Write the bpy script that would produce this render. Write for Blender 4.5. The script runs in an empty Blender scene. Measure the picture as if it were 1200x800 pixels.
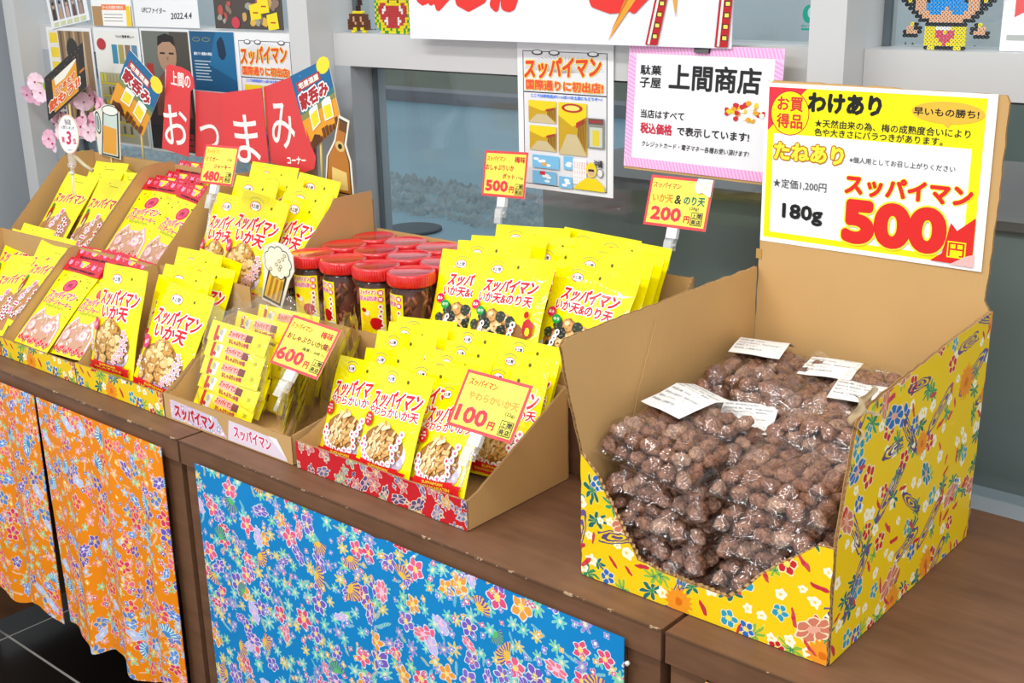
import bpy, bmesh, math, random
import numpy as np
from mathutils import Matrix, Vector
from mathutils.geometry import tessellate_polygon
PI = math.pi
SC = bpy.context.scene
COL = SC.collection

# ------------------------------------------------------------------ camera
# world: x to the right along the tables, y towards the window, z up; z = 0 is the table top, the floor lies at -0.70
cam = bpy.data.cameras.new('camera')
cam.sensor_width = 36.0
cam.lens = 42.45
cam.clip_start = 0.02
cam.clip_end = 400
cam_o = bpy.data.objects.new('camera', cam)
COL.objects.link(cam_o)
RX = ((0.75967448, 0.17976018, -0.62496476), (0.64996102, -0.24106971, 0.72071914), (-0.02110347, -0.95371467, -0.29997162))
m = Matrix.Identity(4)
for i in range(3):
    m[i][0] = RX[i][0]; m[i][1] = -RX[i][1]; m[i][2] = -RX[i][2]
m.translation = Vector((0, 0, 0.70))
cam_o.matrix_world = m
SC.camera = cam_o

# ------------------------------------------------------------------ light
world = bpy.data.worlds.new('world')
SC.world = world
world.use_nodes = True
bg = world.node_tree.nodes['Background']
bg.inputs[0].default_value = (0.93, 0.97, 1.0, 1)
bg.inputs[1].default_value = 0.80

def area(name, loc, target, size, size_y, power, color=(1, 1, 1)):
    l = bpy.data.lights.new(name, 'AREA')
    l.shape = 'RECTANGLE'; l.size = size; l.size_y = size_y; l.energy = power; l.color = color
    o = bpy.data.objects.new(name, l)
    o.location = loc
    o.rotation_euler = (Vector(target) - Vector(loc)).to_track_quat('-Z', 'Y').to_euler()
    COL.objects.link(o)
    return o
# ceiling fluorescent fittings, 2.6 m above the floor
area('ceiling_lamp', (-1.9, 0.1, 1.9), (-1.9, 0.35, 0), 1.3, 0.14, 19, (1.0, 0.985, 0.95))
area('ceiling_lamp', (-0.1, 0.1, 1.9), (-0.2, 0.35, 0), 1.3, 0.22, 15, (1.0, 0.985, 0.95))
area('ceiling_lamp', (-1.2, -1.6, 1.9), (-1.2, -1.2, 0), 1.3, 0.22, 26, (1.0, 0.985, 0.95))
area('ceiling_lamp', (1.2, -1.2, 1.9), (0.6, -0.6, 0), 1.3, 0.22, 22, (1.0, 0.985, 0.95))

SC.view_settings.view_transform = 'Standard'
SC.view_settings.look = 'None'
SC.view_settings.gamma = 1.0
SC.view_settings.use_curve_mapping = False
SC.view_settings.exposure = 0.22
SC.cycles.transparent_max_bounces = 24
SC.cycles.max_bounces = 8

# ------------------------------------------------------------------ colours and materials
def lin(h):
    if isinstance(h, tuple): return h
    h = h.lstrip('#')
    o = []
    for k in (0, 2, 4):
        c = int(h[k:k+2], 16) / 255.0
        o.append(c / 12.92 if c <= 0.04045 else ((c + 0.055) / 1.055) ** 2.4)
    return tuple(o)

MATS = {}
def base_mat(name):
    mt = bpy.data.materials.new(name)
    mt.use_nodes = True
    nt = mt.node_tree
    return mt, nt, nt.nodes['Principled BSDF']

def simple(name, c, rough=0.5, spec=0.5, metal=0.0, coat=0.0, bump=0.0, bscale=200.0, vary=0.0, trans=0.0):
    if name in MATS: return MATS[name]
    mt, nt, p = base_mat(name)
    c = lin(c)
    p.inputs['Base Color'].default_value = (*c, 1)
    p.inputs['Roughness'].default_value = rough
    p.inputs['Specular IOR Level'].default_value = spec
    p.inputs['Metallic'].default_value = metal
    p.inputs['Coat Weight'].default_value = coat
    p.inputs['Coat Roughness'].default_value = 0.12
    if bump or vary:
        tc = nt.nodes.new('ShaderNodeTexCoord')
        n = nt.nodes.new('ShaderNodeTexNoise')
        n.inputs['Scale'].default_value = bscale
        n.inputs['Detail'].default_value = 3
        nt.links.new(tc.outputs['Object'], n.inputs['Vector'])
        if bump:
            b = nt.nodes.new('ShaderNodeBump')
            b.inputs['Strength'].default_value = bump
            b.inputs['Distance'].default_value = 0.002
            nt.links.new(n.outputs['Fac'], b.inputs['Height'])
            nt.links.new(b.outputs['Normal'], p.inputs['Normal'])
        if vary:
            r = nt.nodes.new('ShaderNodeMapRange')
            r.inputs['To Min'].default_value = 1 - vary
            r.inputs['To Max'].default_value = 1 + vary
            nt.links.new(n.outputs['Fac'], r.inputs['Value'])
            mx = nt.nodes.new('ShaderNodeMix'); mx.data_type = 'RGBA'; mx.blend_type = 'MULTIPLY'
            mx.inputs[0].default_value = 1
            mx.inputs[6].default_value = (*c, 1)
            nt.links.new(r.outputs[0], mx.inputs[7])
            nt.links.new(mx.outputs[2], p.inputs['Base Color'])
    MATS[name] = mt
    return mt

def ink(h, rough=0.45):
    """flat print in one colour"""
    return simple('ink_' + h.strip('#') + ('' if rough == 0.45 else '_gloss'), h, rough, 0.4)
def gink(h): return ink(h, 0.22)

class NB:
    """small helper to write node expressions"""
    def __init__(s, nt): s.nt = nt
    def n(s, t): return s.nt.nodes.new(t)
    def put(s, sock, v):
        if isinstance(v, (int, float)): sock.default_value = v
        elif isinstance(v, tuple): sock.default_value = v
        else: s.nt.links.new(v, sock)
    def m(s, op, a, b=0.0, c=None):
        x = s.n('ShaderNodeMath'); x.operation = op
        s.put(x.inputs[0], a); s.put(x.inputs[1], b)
        if c is not None: s.put(x.inputs[2], c)
        return x.outputs[0]
    def v(s, op, a, b=(0, 0, 0)):
        x = s.n('ShaderNodeVectorMath'); x.operation = op
        s.put(x.inputs[0], a); s.put(x.inputs[1], b)
        return x.outputs['Value'] if op in ('LENGTH', 'DOT_PRODUCT') else x.outputs[0]
    def sep(s, a):
        x = s.n('ShaderNodeSeparateXYZ'); s.put(x.inputs[0], a); return x.outputs
    def comb(s, a, b, c=0.0):
        x = s.n('ShaderNodeCombineXYZ'); s.put(x.inputs[0], a); s.put(x.inputs[1], b); s.put(x.inputs[2], c); return x.outputs[0]
    def mix(s, f, a, b):
        x = s.n('ShaderNodeMix'); x.data_type = 'RGBA'
        s.put(x.inputs[0], f)
        s.put(x.inputs[6], (*a, 1) if isinstance(a, tuple) and len(a) == 3 else a)
        s.put(x.inputs[7], (*b, 1) if isinstance(b, tuple) and len(b) == 3 else b)
        return x.outputs[2]
    def ramp(s, f, cols):
        x = s.n('ShaderNodeValToRGB'); x.color_ramp.interpolation = 'CONSTANT'
        e = x.color_ramp.elements
        for k, c in enumerate(cols):
            if k < 2: q = e[k]; q.position = k / len(cols)
            else: q = e.new(k / len(cols))
            q.color = (*lin(c), 1)
        s.put(x.inputs[0], f)
        return x.outputs[0]

def motif(nb, uv, col, scale, rad, petals, depth, squash, seed, palette, line, core, prob=1.0, kind='flower', aniso=(1, 1), rand=0.85):
    """one layer of scattered printed motifs over col"""
    q = nb.v('ADD', nb.v('MULTIPLY', uv, (scale * aniso[0], scale * aniso[1], 0)), (seed * 3.7, seed * 1.9, 0))
    vo = nb.n('ShaderNodeTexVoronoi'); vo.voronoi_dimensions = '2D'
    vo.inputs['Scale'].default_value = 1; vo.inputs['Randomness'].default_value = rand
    nb.put(vo.inputs['Vector'], q)
    d = nb.v('SUBTRACT', q, vo.outputs['Position'])
    rc = nb.sep(vo.outputs['Color'])
    rot = nb.n('ShaderNodeVectorRotate'); rot.rotation_type = 'Z_AXIS'
    nb.put(rot.inputs['Vector'], d)
    nb.put(rot.inputs['Angle'], nb.m('MULTIPLY', rc[0], 6.283))
    dd = nb.v('MULTIPLY', rot.outputs[0], (1 / aniso[0], squash / aniso[1], 0))
    s3 = nb.sep(dd)
    th = nb.m('ARCTAN2', s3[1], s3[0])
    ln = nb.v('LENGTH', dd)
    R = nb.m('MULTIPLY', nb.m('MULTIPLY_ADD', rc[1], 0.45, 0.75), rad)
    R = nb.m('MULTIPLY', R, nb.m('MULTIPLY_ADD', nb.m('COSINE', nb.m('MULTIPLY', th, petals)), depth, 1.0))
    t = nb.m('DIVIDE', ln, R)
    mask = nb.m('LESS_THAN', t, 1.0)
    pick = nb.m('FRACT', nb.m('MULTIPLY', nb.m('ADD', rc[2], rc[0]), 7.31))
    if prob < 1: mask = nb.m('MULTIPLY', mask, nb.m('LESS_THAN', nb.m('FRACT', nb.m('MULTIPLY', rc[2], 13.7)), prob))
    body = nb.ramp(pick, palette)
    if kind == 'fan':
        mask = nb.m('MULTIPLY', mask, nb.m('LESS_THAN', nb.m('ABSOLUTE', th), 1.25))
        st = nb.m('GREATER_THAN', nb.m('COSINE', nb.m('MULTIPLY', th, 22.0)), 0.1)
        st = nb.m('MULTIPLY', st, nb.m('GREATER_THAN', t, 0.45))
        body = nb.mix(st, body, lin(line))
        c = body
    elif kind == 'rings':
        st = nb.m('GREATER_THAN', nb.m('SINE', nb.m('MULTIPLY', t, 17.0)), -0.1)
        mask = nb.m('MULTIPLY', mask, st)
        c = body
    elif kind == 'spray':
        st = nb.m('GREATER_THAN', nb.m('COSINE', nb.m('MULTIPLY', s3[0], 150.0 / rad * 0.25)), -0.2)
        mask = nb.m('MULTIPLY', mask, st)
        c = body
    else:
        pet = nb.m('GREATER_THAN', nb.m('COSINE', nb.m('MULTIPLY', th, petals)), -0.86)
        pet = nb.m('MAXIMUM', pet, nb.m('LESS_THAN', t, 0.3))
        c = nb.mix(pet, lin(line), body)
        c = nb.mix(nb.m('GREATER_THAN', t, 0.88), c, lin(line))
        c = nb.mix(nb.m('LESS_THAN', t, 0.30), c, lin(core))
    return nb.mix(mask, col, c)

def pattern(name, base, layers, rough=0.6, weave=0.0, spec=0.3):
    if name in MATS: return MATS[name]
    mt, nt, p = base_mat(name)
    nb = NB(nt)
    uvn = nb.n('ShaderNodeUVMap'); uvn.uv_map = 'UVMap'
    # a small wobble makes the stencilled outlines hand drawn
    nz = nb.n('ShaderNodeTexNoise'); nz.inputs['Scale'].default_value = 90; nz.inputs['Detail'].default_value = 1
    nt.links.new(uvn.outputs[0], nz.inputs['Vector'])
    uv = nb.v('ADD', uvn.outputs[0], nb.v('MULTIPLY', nb.v('SUBTRACT', nz.outputs['Color'], (0.5, 0.5, 0.5)), (0.006, 0.006, 0)))
    c = lin(base)
    rgb = nb.n('ShaderNodeRGB'); rgb.outputs[0].default_value = (*c, 1)
    c = rgb.outputs[0]
    for L in layers: c = motif(nb, uv, c, **L)
    nt.links.new(c, p.inputs['Base Color'])
    p.inputs['Roughness'].default_value = rough
    p.inputs['Specular IOR Level'].default_value = spec
    MATS[name] = mt
    return mt

CREAM = '#f3e6c8'
orange_cloth = pattern('bingata_orange', '#f08a06', [
    dict(scale=21, rad=.20, petals=2, depth=.3, squash=3.4, seed=1, palette=['#f3d9a8', '#efc890', '#f6e3c4'], line='#f3d9a8', core='#f3d9a8', kind='spray'),
    dict(scale=41, rad=.30, petals=5, depth=.35, squash=1.2, seed=2, palette=['#8fd08a', '#f7b08a', '#f09db0', '#a9c8e8', '#9bd0a0'], line='#f0cfa0', core='#f6e6c0', prob=.8),
    dict(scale=27, rad=.34, petals=5, depth=.22, squash=1.0, seed=4, palette=['#dc3a66', '#6a58c2', '#f06a86', '#5a86cc', '#e84a60'], line='#f3cfae', core='#f3c93a', prob=.72),
    dict(scale=59, rad=.24, petals=4, depth=.2, squash=1.0, seed=6, palette=['#6a58c2', '#e04a70', '#4f86d8', '#f7d04a'], line='#f4cfa0', core='#ffffff', prob=.55),
    dict(scale=23, rad=.36, petals=6, depth=.12, squash=1.9, seed=3, palette=['#4f86d8', '#7a5fc0', '#b9c8f0', '#5f9ae0'], line='#e8d8d8', core='#dfe8fa', prob=.42),
    dict(scale=16, rad=.30, petals=3, depth=.05, squash=1.0, seed=5, palette=['#3f8ed0', '#5aa0dc'], line='#d9f0e0', core='#68c070', prob=.30, kind='fan'),
])
blue_cloth = pattern('bingata_blue', '#0a84c6', [
    dict(scale=21, rad=.20, petals=2, depth=.2, squash=3.0, seed=1.5, palette=['#a8e0d0', '#d8d890', '#8fd8d8'], line='#a8e0d0', core='#a8e0d0', kind='spray'),
    dict(scale=37, rad=.32, petals=7, depth=.38, squash=1.1, seed=2.5, palette=['#7fd0a0', '#6ad0c0', '#a488d0', '#e8c860', '#88d4c8'], line='#9fd8dc', core='#f6e6c0', prob=.85),
    dict(scale=24, rad=.35, petals=5, depth=.20, squash=1.0, seed=4.5, palette=['#e8507c', '#8468c8', '#f2a03c', '#f0608a', '#7a5cc0'], line='#dfe6ec', core='#fbe07a', prob=.55),
    dict(scale=56, rad=.24, petals=4, depth=.2, squash=1.0, seed=6.5, palette=['#f3b13a', '#e86a8c', '#9c86d4'], line='#b0dce6', core='#ffffff', prob=.5),
    dict(scale=21, rad=.36, petals=7, depth=.10, squash=2.0, seed=3.5, palette=['#7a62c4', '#e0405c', '#c8b8ee', '#f07a90'], line='#dfe2ee', core='#f6c6d6', prob=.42),
    dict(scale=15, rad=.30, petals=3, depth=.05, squash=1.0, seed=5.5, palette=['#5fc070', '#f3c24a'], line='#6a50b4', core='#68c070', prob=.32, kind='fan'),
])
red_cloth = pattern('bingata_red', '#c8242c', [
    dict(scale=26, rad=.38, petals=5, depth=.25, squash=1.0, seed=1.2, palette=['#4a86cc', '#f4c04a', '#e88aa0', '#ffffff'], line='#f2dcd0', core='#f6d04a'),
    dict(scale=40, rad=.3, petals=4, depth=.2, squash=1.5, seed=2.2, palette=['#3e6ab0', '#f2d8a8', '#8a5aa8'], line='#f2dcd0', core='#ffffff'),
])
red_paper = pattern('bingata_red_paper', '#c8202a', [
    dict(scale=26, rad=.42, petals=6, depth=.14, squash=2.2, seed=1.7, palette=['#6e6a96', '#8a86ac', '#5c4a78', '#b08a70'], line='#e8d8c8', core='#caa8a8', prob=.9),
    dict(scale=40, rad=.36, petals=5, depth=.30, squash=1.0, seed=2.7, palette=['#d8a860', '#94a88c', '#c87884', '#7a80a8'], line='#ead0b8', core='#e8c890', prob=.7),
    dict(scale=52, rad=.30, petals=4, depth=.2, squash=1.6, seed=3.7, palette=['#4a4a80', '#a8b0c0', '#e0c0a0'], line='#d8c0b0', core='#4a3060', prob=.55),
], rough=.4)
pink_paper = pattern('bingata_pink_paper', '#d8c8dc', [
    dict(scale=40, rad=.36, petals=5, depth=.25, squash=1.3, seed=1.1, palette=['#b8a0cc', '#e8b8c8', '#c0d0d8', '#e0c088'], line='#f0e8f0', core='#ffffff'),
    dict(scale=60, rad=.3, petals=4, depth=.2, squash=1.0, seed=2.1, palette=['#c890b8', '#90a8c8', '#e0c8d8'], line='#f0e8f0', core='#ffffff'),
], rough=.4)
yellow_paper = pattern('bingata_yellow_paper', '#f2cb12', [
    dict(scale=30, rad=.40, petals=7, depth=.50, squash=1.7, seed=2.3, palette=['#2f8a5c', '#8cb83c', '#1c6a6c', '#3a9a64'], line='#e8d860', core='#2f8a5c', prob=.5),
    dict(scale=40, rad=.26, petals=5, depth=.12, squash=1.0, seed=7.3, palette=['#fbf6dc'], line='#fbf6dc', core='#f0d060', prob=.40),
    dict(scale=25, rad=.28, petals=5, depth=.14, squash=1.0, seed=5.3, palette=['#c8242c', '#2c9cba', '#cc2a30', '#2c6ac0'], line='#f0e0b0', core='#f6e05a', prob=.5),
    dict(scale=14, rad=.50, petals=2, depth=.22, squash=3.4, seed=1.3, palette=['#5c4878', '#6a5488'], line='#5c4878', core='#5c4878', prob=.62, kind='rings', rand=.7),
    dict(scale=15, rad=.32, petals=7, depth=.07, squash=1.9, seed=3.3, palette=['#cc6a58', '#1f7f96', '#d07a62', '#2a70b8'], line='#f2dcb0', core='#e8a890', prob=.34),
    dict(scale=16, rad=.28, petals=16, depth=.14, squash=1.0, seed=4.3, palette=['#ee9422', '#f09a28'], line='#ee9422', core='#d87010', prob=.22),
    dict(scale=46, rad=.42, petals=2, depth=.1, squash=3.2, seed=8.3, palette=['#c8303c', '#d04a50'], line='#c8303c', core='#c8303c', prob=.16),
], rough=.42)

def wood_mat():
    mt, nt, p = base_mat('brown_laminate')
    nb = NB(nt)
    tc = nb.n('ShaderNodeTexCoord')
    q = nb.v('MULTIPLY', tc.outputs['Object'], (3.0, 26.0, 26.0))
    a = nb.n('ShaderNodeTexNoise'); a.inputs['Scale'].default_value = 2.0; a.inputs['Detail'].default_value = 6; a.inputs['Roughness'].default_value = .65
    nb.put(a.inputs['Vector'], q)
    b = nb.n('ShaderNodeTexNoise'); b.inputs['Scale'].default_value = 14; b.inputs['Detail'].default_value = 2
    nb.put(b.inputs['Vector'], tc.outputs['Object'])
    f = nb.m('MULTIPLY_ADD', b.outputs['Fac'], .4, nb.m('MULTIPLY', a.outputs['Fac'], .6))
    r = nb.n('ShaderNodeValToRGB')
    e = r.color_ramp.elements
    e[0].position = .3; e[0].color = (*lin('#5f402b'), 1)
    e[1].position = .72; e[1].color = (*lin('#7f5a41'), 1)
    nb.put(r.inputs[0], f)
    nt.links.new(r.outputs[0], p.inputs['Base Color'])
    bp = nb.n('ShaderNodeBump'); bp.inputs['Strength'].default_value = .12; bp.inputs['Distance'].default_value = .001
    nb.put(bp.inputs['Height'], a.outputs['Fac'])
    nt.links.new(bp.outputs[0], p.inputs['Normal'])
    p.inputs['Roughness'].default_value = .5
    p.inputs['Specular IOR Level'].default_value = .35
    return mt
WOOD = wood_mat()

def worn_mat():
    """pale chips along the laminate edge"""
    mt, nt, p = base_mat('worn_edge')
    nb = NB(nt)
    tc = nb.n('ShaderNodeTexCoord')
    a = nb.n('ShaderNodeTexNoise'); a.inputs['Scale'].default_value = 55; a.inputs['Detail'].default_value = 4; a.inputs['Roughness'].default_value = .7
    nb.put(a.inputs['Vector'], tc.outputs['Object'])
    k = nb.m('GREATER_THAN', a.outputs['Fac'], .60)
    c = nb.mix(k, lin('#62432e'), lin('#b99c7c'))
    nt.links.new(c, p.inputs['Base Color'])
    p.inputs['Roughness'].default_value = .55
    return mt
WORN = worn_mat()

def card_mat(name, c, lines=150.0, vary=.05):
    """corrugated board: faint vertical flutes and blotches, in object space"""
    mt, nt, p = base_mat(name)
    nb = NB(nt)
    uvn = nb.n('ShaderNodeUVMap'); uvn.uv_map = 'UVMap'
    s = nb.sep(uvn.outputs[0])
    fl = nb.m('SINE', nb.m('MULTIPLY', s[0], lines * 6.283))
    a = nb.n('ShaderNodeTexNoise'); a.inputs['Scale'].default_value = 12; a.inputs['Detail'].default_value = 4
    nb.put(a.inputs['Vector'], uvn.outputs[0])
    r = nb.n('ShaderNodeMapRange'); r.inputs['To Min'].default_value = 1 - vary; r.inputs['To Max'].default_value = 1 + vary
    nb.put(r.inputs['Value'], nb.m('MULTIPLY_ADD', fl, .04, a.outputs['Fac']))
    mx = nb.n('ShaderNodeMix'); mx.data_type = 'RGBA'; mx.blend_type = 'MULTIPLY'; mx.inputs[0].default_value = 1
    mx.inputs[6].default_value = (*lin(c), 1); nb.put(mx.inputs[7], r.outputs[0])
    nt.links.new(mx.outputs[2], p.inputs['Base Color'])
    bp = nb.n('ShaderNodeBump'); bp.inputs['Strength'].default_value = .10; bp.inputs['Distance'].default_value = .0004
    nb.put(bp.inputs['Height'], fl)
    nt.links.new(bp.outputs[0], p.inputs['Normal'])
    p.inputs['Roughness'].default_value = .72
    p.inputs['Specular IOR Level'].default_value = .25
    return mt
CARD = card_mat('cardboard', '#c79f68')
CARD_EDGE = simple('cardboard_edge', '#b79263', .8, .2, bump=.5, bscale=900)
CARD_FLUTE = simple('cardboard_flute', '#8f6b42', .85, .1)

def film_mat(name, tint=(1, 1, 1), rough=.07, facing=.10, scale=60, strength=.5, milk=0.0):
    """clear plastic film: see-through with sharp glints"""
    mt = bpy.data.materials.new(name); mt.use_nodes = True
    nt = mt.node_tree
    for x in list(nt.nodes): nt.nodes.remove(x)
    nb = NB(nt)
    out = nb.n('ShaderNodeOutputMaterial')
    tr = nb.n('ShaderNodeBsdfTransparent'); tr.inputs[0].default_value = (*tint, 1)
    gl = nb.n('ShaderNodeBsdfGlossy'); gl.inputs['Roughness'].default_value = rough
    gl.inputs[0].default_value = (1, 1, 1, 1)
    tc = nb.n('ShaderNodeTexCoord')
    a = nb.n('ShaderNodeTexNoise'); a.inputs['Scale'].default_value = scale; a.inputs['Detail'].default_value = 2; a.inputs['Distortion'].default_value = .8
    nb.put(a.inputs['Vector'], tc.outputs['Object'])
    bp = nb.n('ShaderNodeBump'); bp.inputs['Strength'].default_value = strength; bp.inputs['Distance'].default_value = .004
    ridge = nb.m('ABSOLUTE', nb.m('SUBTRACT', a.outputs['Fac'], .5))
    nb.put(bp.inputs['Height'], ridge)
    nt.links.new(bp.outputs[0], gl.inputs['Normal'])
    ge = nb.n('ShaderNodeNewGeometry')
    cs = nb.m('ABSOLUTE', nb.v('DOT_PRODUCT', bp.outputs[0], ge.outputs['Incoming']))
    sch = nb.m('MULTIPLY_ADD', nb.m('POWER', nb.m('SUBTRACT', 1.0, nb.m('MINIMUM', cs, 1.0)), 5.0), .96, .04)
    f = nb.m('MINIMUM', nb.m('ADD', sch, facing), 1.0)
    mx = nb.n('ShaderNodeMixShader')
    nb.put(mx.inputs[0], f); nt.links.new(tr.outputs[0], mx.inputs[1]); nt.links.new(gl.outputs[0], mx.inputs[2])
    last = mx.outputs[0]
    if milk:
        df = nb.n('ShaderNodeBsdfDiffuse'); df.inputs[0].default_value = (.95, .95, .95, 1)
        m2 = nb.n('ShaderNodeMixShader'); m2.inputs[0].default_value = milk
        nt.links.new(last, m2.inputs[1]); nt.links.new(df.outputs[0], m2.inputs[2]); last = m2.outputs[0]
    nt.links.new(last, out.inputs[0])
    MATS[name] = mt
    return mt
FILM = film_mat('clear_film', facing=.015, scale=70, strength=.9, milk=.0, rough=.05)
CRINKLE = film_mat('crinkled_film', facing=.03, scale=48, strength=1.0, milk=.012, rough=.05)
ZIPF = film_mat('zip_strip_film', facing=.12, scale=40, strength=.3, milk=.16)
CLIPF = film_mat('clear_plastic', facing=.12, scale=20, strength=.1, milk=.22, rough=.12)
GLASS = film_mat('window_glass', tint=(.92, .96, .97), rough=.01, facing=.0, scale=3, strength=.0)

def pouch_mat(name, c):
    """glossy printed film with crinkles"""
    mt, nt, p = base_mat(name)
    nb = NB(nt)
    p.inputs['Base Color'].default_value = (*lin(c), 1)
    p.inputs['Roughness'].default_value = .13
    p.inputs['Specular IOR Level'].default_value = .7
    tc = nb.n('ShaderNodeTexCoord')
    a = nb.n('ShaderNodeTexNoise'); a.inputs['Scale'].default_value = 34; a.inputs['Detail'].default_value = 2; a.inputs['Distortion'].default_value = 1.0
    nb.put(a.inputs['Vector'], tc.outputs['Object'])
    bp = nb.n('ShaderNodeBump'); bp.inputs['Strength'].default_value = .6; bp.inputs['Distance'].default_value = .004
    nb.put(bp.inputs['Height'], nb.m('ABSOLUTE', nb.m('SUBTRACT', a.outputs['Fac'], .5)))
    nt.links.new(bp.outputs[0], p.inputs['Normal'])
    MATS[name] = mt
    return mt
YEL = '#fbf000'
POUCH = pouch_mat('yellow_pouch_film', '#fbee02')
POUCH_RED = pouch_mat('red_header_film', '#cf1430')

# ------------------------------------------------------------------ objects
def link(name, me, parent=None, loc=(0, 0, 0), rot=(0, 0, 0)):
    o = bpy.data.objects.new(name, me)
    COL.objects.link(o)
    o.location = loc; o.rotation_euler = rot
    if parent is not None: o.parent = parent
    return o
def tag(o, label=None, cat=None, group=None, kind=None):
    if label: o['label'] = label
    if cat: o['category'] = cat
    if group: o['group'] = group
    if kind: o['kind'] = kind
    return o
def thing(name, label, cat, loc=(0, 0, 0), rot=(0, 0, 0), group=None):
    o = bpy.data.objects.new(name, None); COL.objects.link(o)
    o.empty_display_size = .02
    o.location = loc; o.rotation_euler = rot
    return tag(o, label, cat, group)
def setting(name, label=None, loc=(0, 0, 0)):
    o = bpy.data.objects.new(name, None); COL.objects.link(o); o.location = loc
    o['kind'] = 'structure'
    if label: o['label'] = label
    return o
def copy_tree(o, parent=None):
    c = o.copy(); COL.objects.link(c)
    if parent is not None:
        c.parent = parent
    for ch in o.children: copy_tree(ch, c)
    return c

class MB:
    """collects geometry, then links it as one mesh object"""
    def __init__(s): s.v = []; s.f = []; s.mi = []; s.uv = {}; s.mats = []; s.sm = []
    def mat(s, mt):
        if mt not in s.mats: s.mats.append(mt)
        return s.mats.index(mt)
    def add(s, vs, fs, mt, uvs=None, smooth=False):
        o = len(s.v); k = s.mat(mt)
        s.v.extend([tuple(map(float, a)) for a in vs])
        for f in fs:
            if uvs is not None: s.uv[len(s.f)] = [uvs[i] for i in f]
            s.f.append(tuple(i + o for i in f)); s.mi.append(k); s.sm.append(smooth)
        return s
    def box(s, a, b, mt, bev=0):
        x0, y0, z0 = a; x1, y1, z1 = b
        vs = [(x0, y0, z0), (x1, y0, z0), (x1, y1, z0), (x0, y1, z0), (x0, y0, z1), (x1, y0, z1), (x1, y1, z1), (x0, y1, z1)]
        fs = [(0, 3, 2, 1), (4, 5, 6, 7), (0, 1, 5, 4), (1, 2, 6, 5), (2, 3, 7, 6), (3, 0, 4, 7)]
        o = len(s.v); k = s.mat(mt)
        for f in fs:
            ax = 0 if f in (fs[3], fs[5]) else (1 if f in (fs[2], fs[4]) else 2)
            s.uv[len(s.f)] = [(vs[i][1], vs[i][2]) if ax == 0 else ((vs[i][0], vs[i][2]) if ax == 1 else (vs[i][0], vs[i][1])) for i in f]
            s.f.append(tuple(i + o for i in f)); s.mi.append(k); s.sm.append(False)
        s.v.extend(vs)
        return s
    def prism(s, poly, place, t0, t1, mt, mt_side=None):
        """poly: 2d outline; place(u, v, w) -> 3d; extruded from w=t0 to t1"""
        n = len(poly); mt_side = mt_side or mt
        vs = [place(u, v, t0) for u, v in poly] + [place(u, v, t1) for u, v in poly]
        tri = tessellate_polygon([[Vector((u, v, 0)) for u, v in poly]])
        uv = list(poly) + list(poly)
        s.add(vs, [tuple(t) for t in tri], mt, uv)
        s.add(vs, [tuple(i + n for i in t)[::-1] for t in tri], mt, uv)
        s.add(vs, [(i, (i + 1) % n, n + (i + 1) % n, n + i) for i in range(n)], mt_side, uv)
        return s
    def tube(s, pts, r, mt, seg=8, cap=True):
        pts = [Vector(p) for p in pts]; n = len(pts)
        rr = r if isinstance(r, (list, tuple)) else [r] * n
        vs = []; up0 = Vector((0, 0, 1))
        for i, p in enumerate(pts):
            d = (pts[min(i + 1, n - 1)] - pts[max(i - 1, 0)]).normalized()
            u = d.cross(up0 if abs(d.z) < .95 else Vector((1, 0, 0))).normalized(); w = d.cross(u)
            for k in range(seg):
                a = 2 * PI * k / seg
                vs.append(p + (u * math.cos(a) + w * math.sin(a)) * rr[i])
        fs = [(i * seg + k, i * seg + (k + 1) % seg, (i + 1) * seg + (k + 1) % seg, (i + 1) * seg + k) for i in range(n - 1) for k in range(seg)]
        if cap: fs += [tuple(range(seg))[::-1], tuple((n - 1) * seg + k for k in range(seg))]
        return s.add(vs, fs, mt, smooth=True)
    def lathe(s, prof, mt, seg=32, c=(0, 0, 0), smooth=True):
        vs = []; n = len(prof)
        for r, z in prof:
            for k in range(seg):
                a = 2 * PI * k / seg
                vs.append((c[0] + r * math.cos(a), c[1] + r * math.sin(a), c[2] + z))
        fs = [(i * seg + k, i * seg + (k + 1) % seg, (i + 1) * seg + (k + 1) % seg, (i + 1) * seg + k) for i in range(n - 1) for k in range(seg)]
        fs += [tuple(range(seg))[::-1], tuple((n - 1) * seg + k for k in range(seg))]
        return s.add(vs, fs, mt, smooth=smooth)
    def grid(s, fn, nu, nv, mt, smooth=True, uvf=None, flip=False):
        vs = []; uv = []
        for j in range(nv + 1):
            for i in range(nu + 1):
                vs.append(fn(i / nu, j / nv)); uv.append(uvf(i / nu, j / nv) if uvf else (i / nu, j / nv))
        q = nu + 1
        fs = [(j * q + i, j * q + i + 1, (j + 1) * q + i + 1, (j + 1) * q + i) for j in range(nv) for i in range(nu)]
        if flip: fs = [f[::-1] for f in fs]
        return s.add(vs, fs, mt, uv, smooth)
    def mesh(s, name):
        me = bpy.data.meshes.new(name)
        me.from_pydata(s.v, [], s.f)
        for mt in s.mats: me.materials.append(mt)
        me.polygons.foreach_set('material_index', s.mi)
        me.polygons.foreach_set('use_smooth', s.sm)
        if s.uv:
            ul = me.uv_layers.new(name='UVMap')
            buf = np.zeros((len(me.loops), 2), dtype=np.float32)
            pos = 0
            for k, f in enumerate(s.f):
                u = s.uv.get(k)
                if u is not None: buf[pos:pos + len(f)] = u
                pos += len(f)
            ul.data.foreach_set('uv', buf.ravel())
        me.update()
        return me
    def build(s, name, parent=None, loc=(0, 0, 0), rot=(0, 0, 0)):
        return link(name, s.mesh(name), parent, loc, rot)

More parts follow.
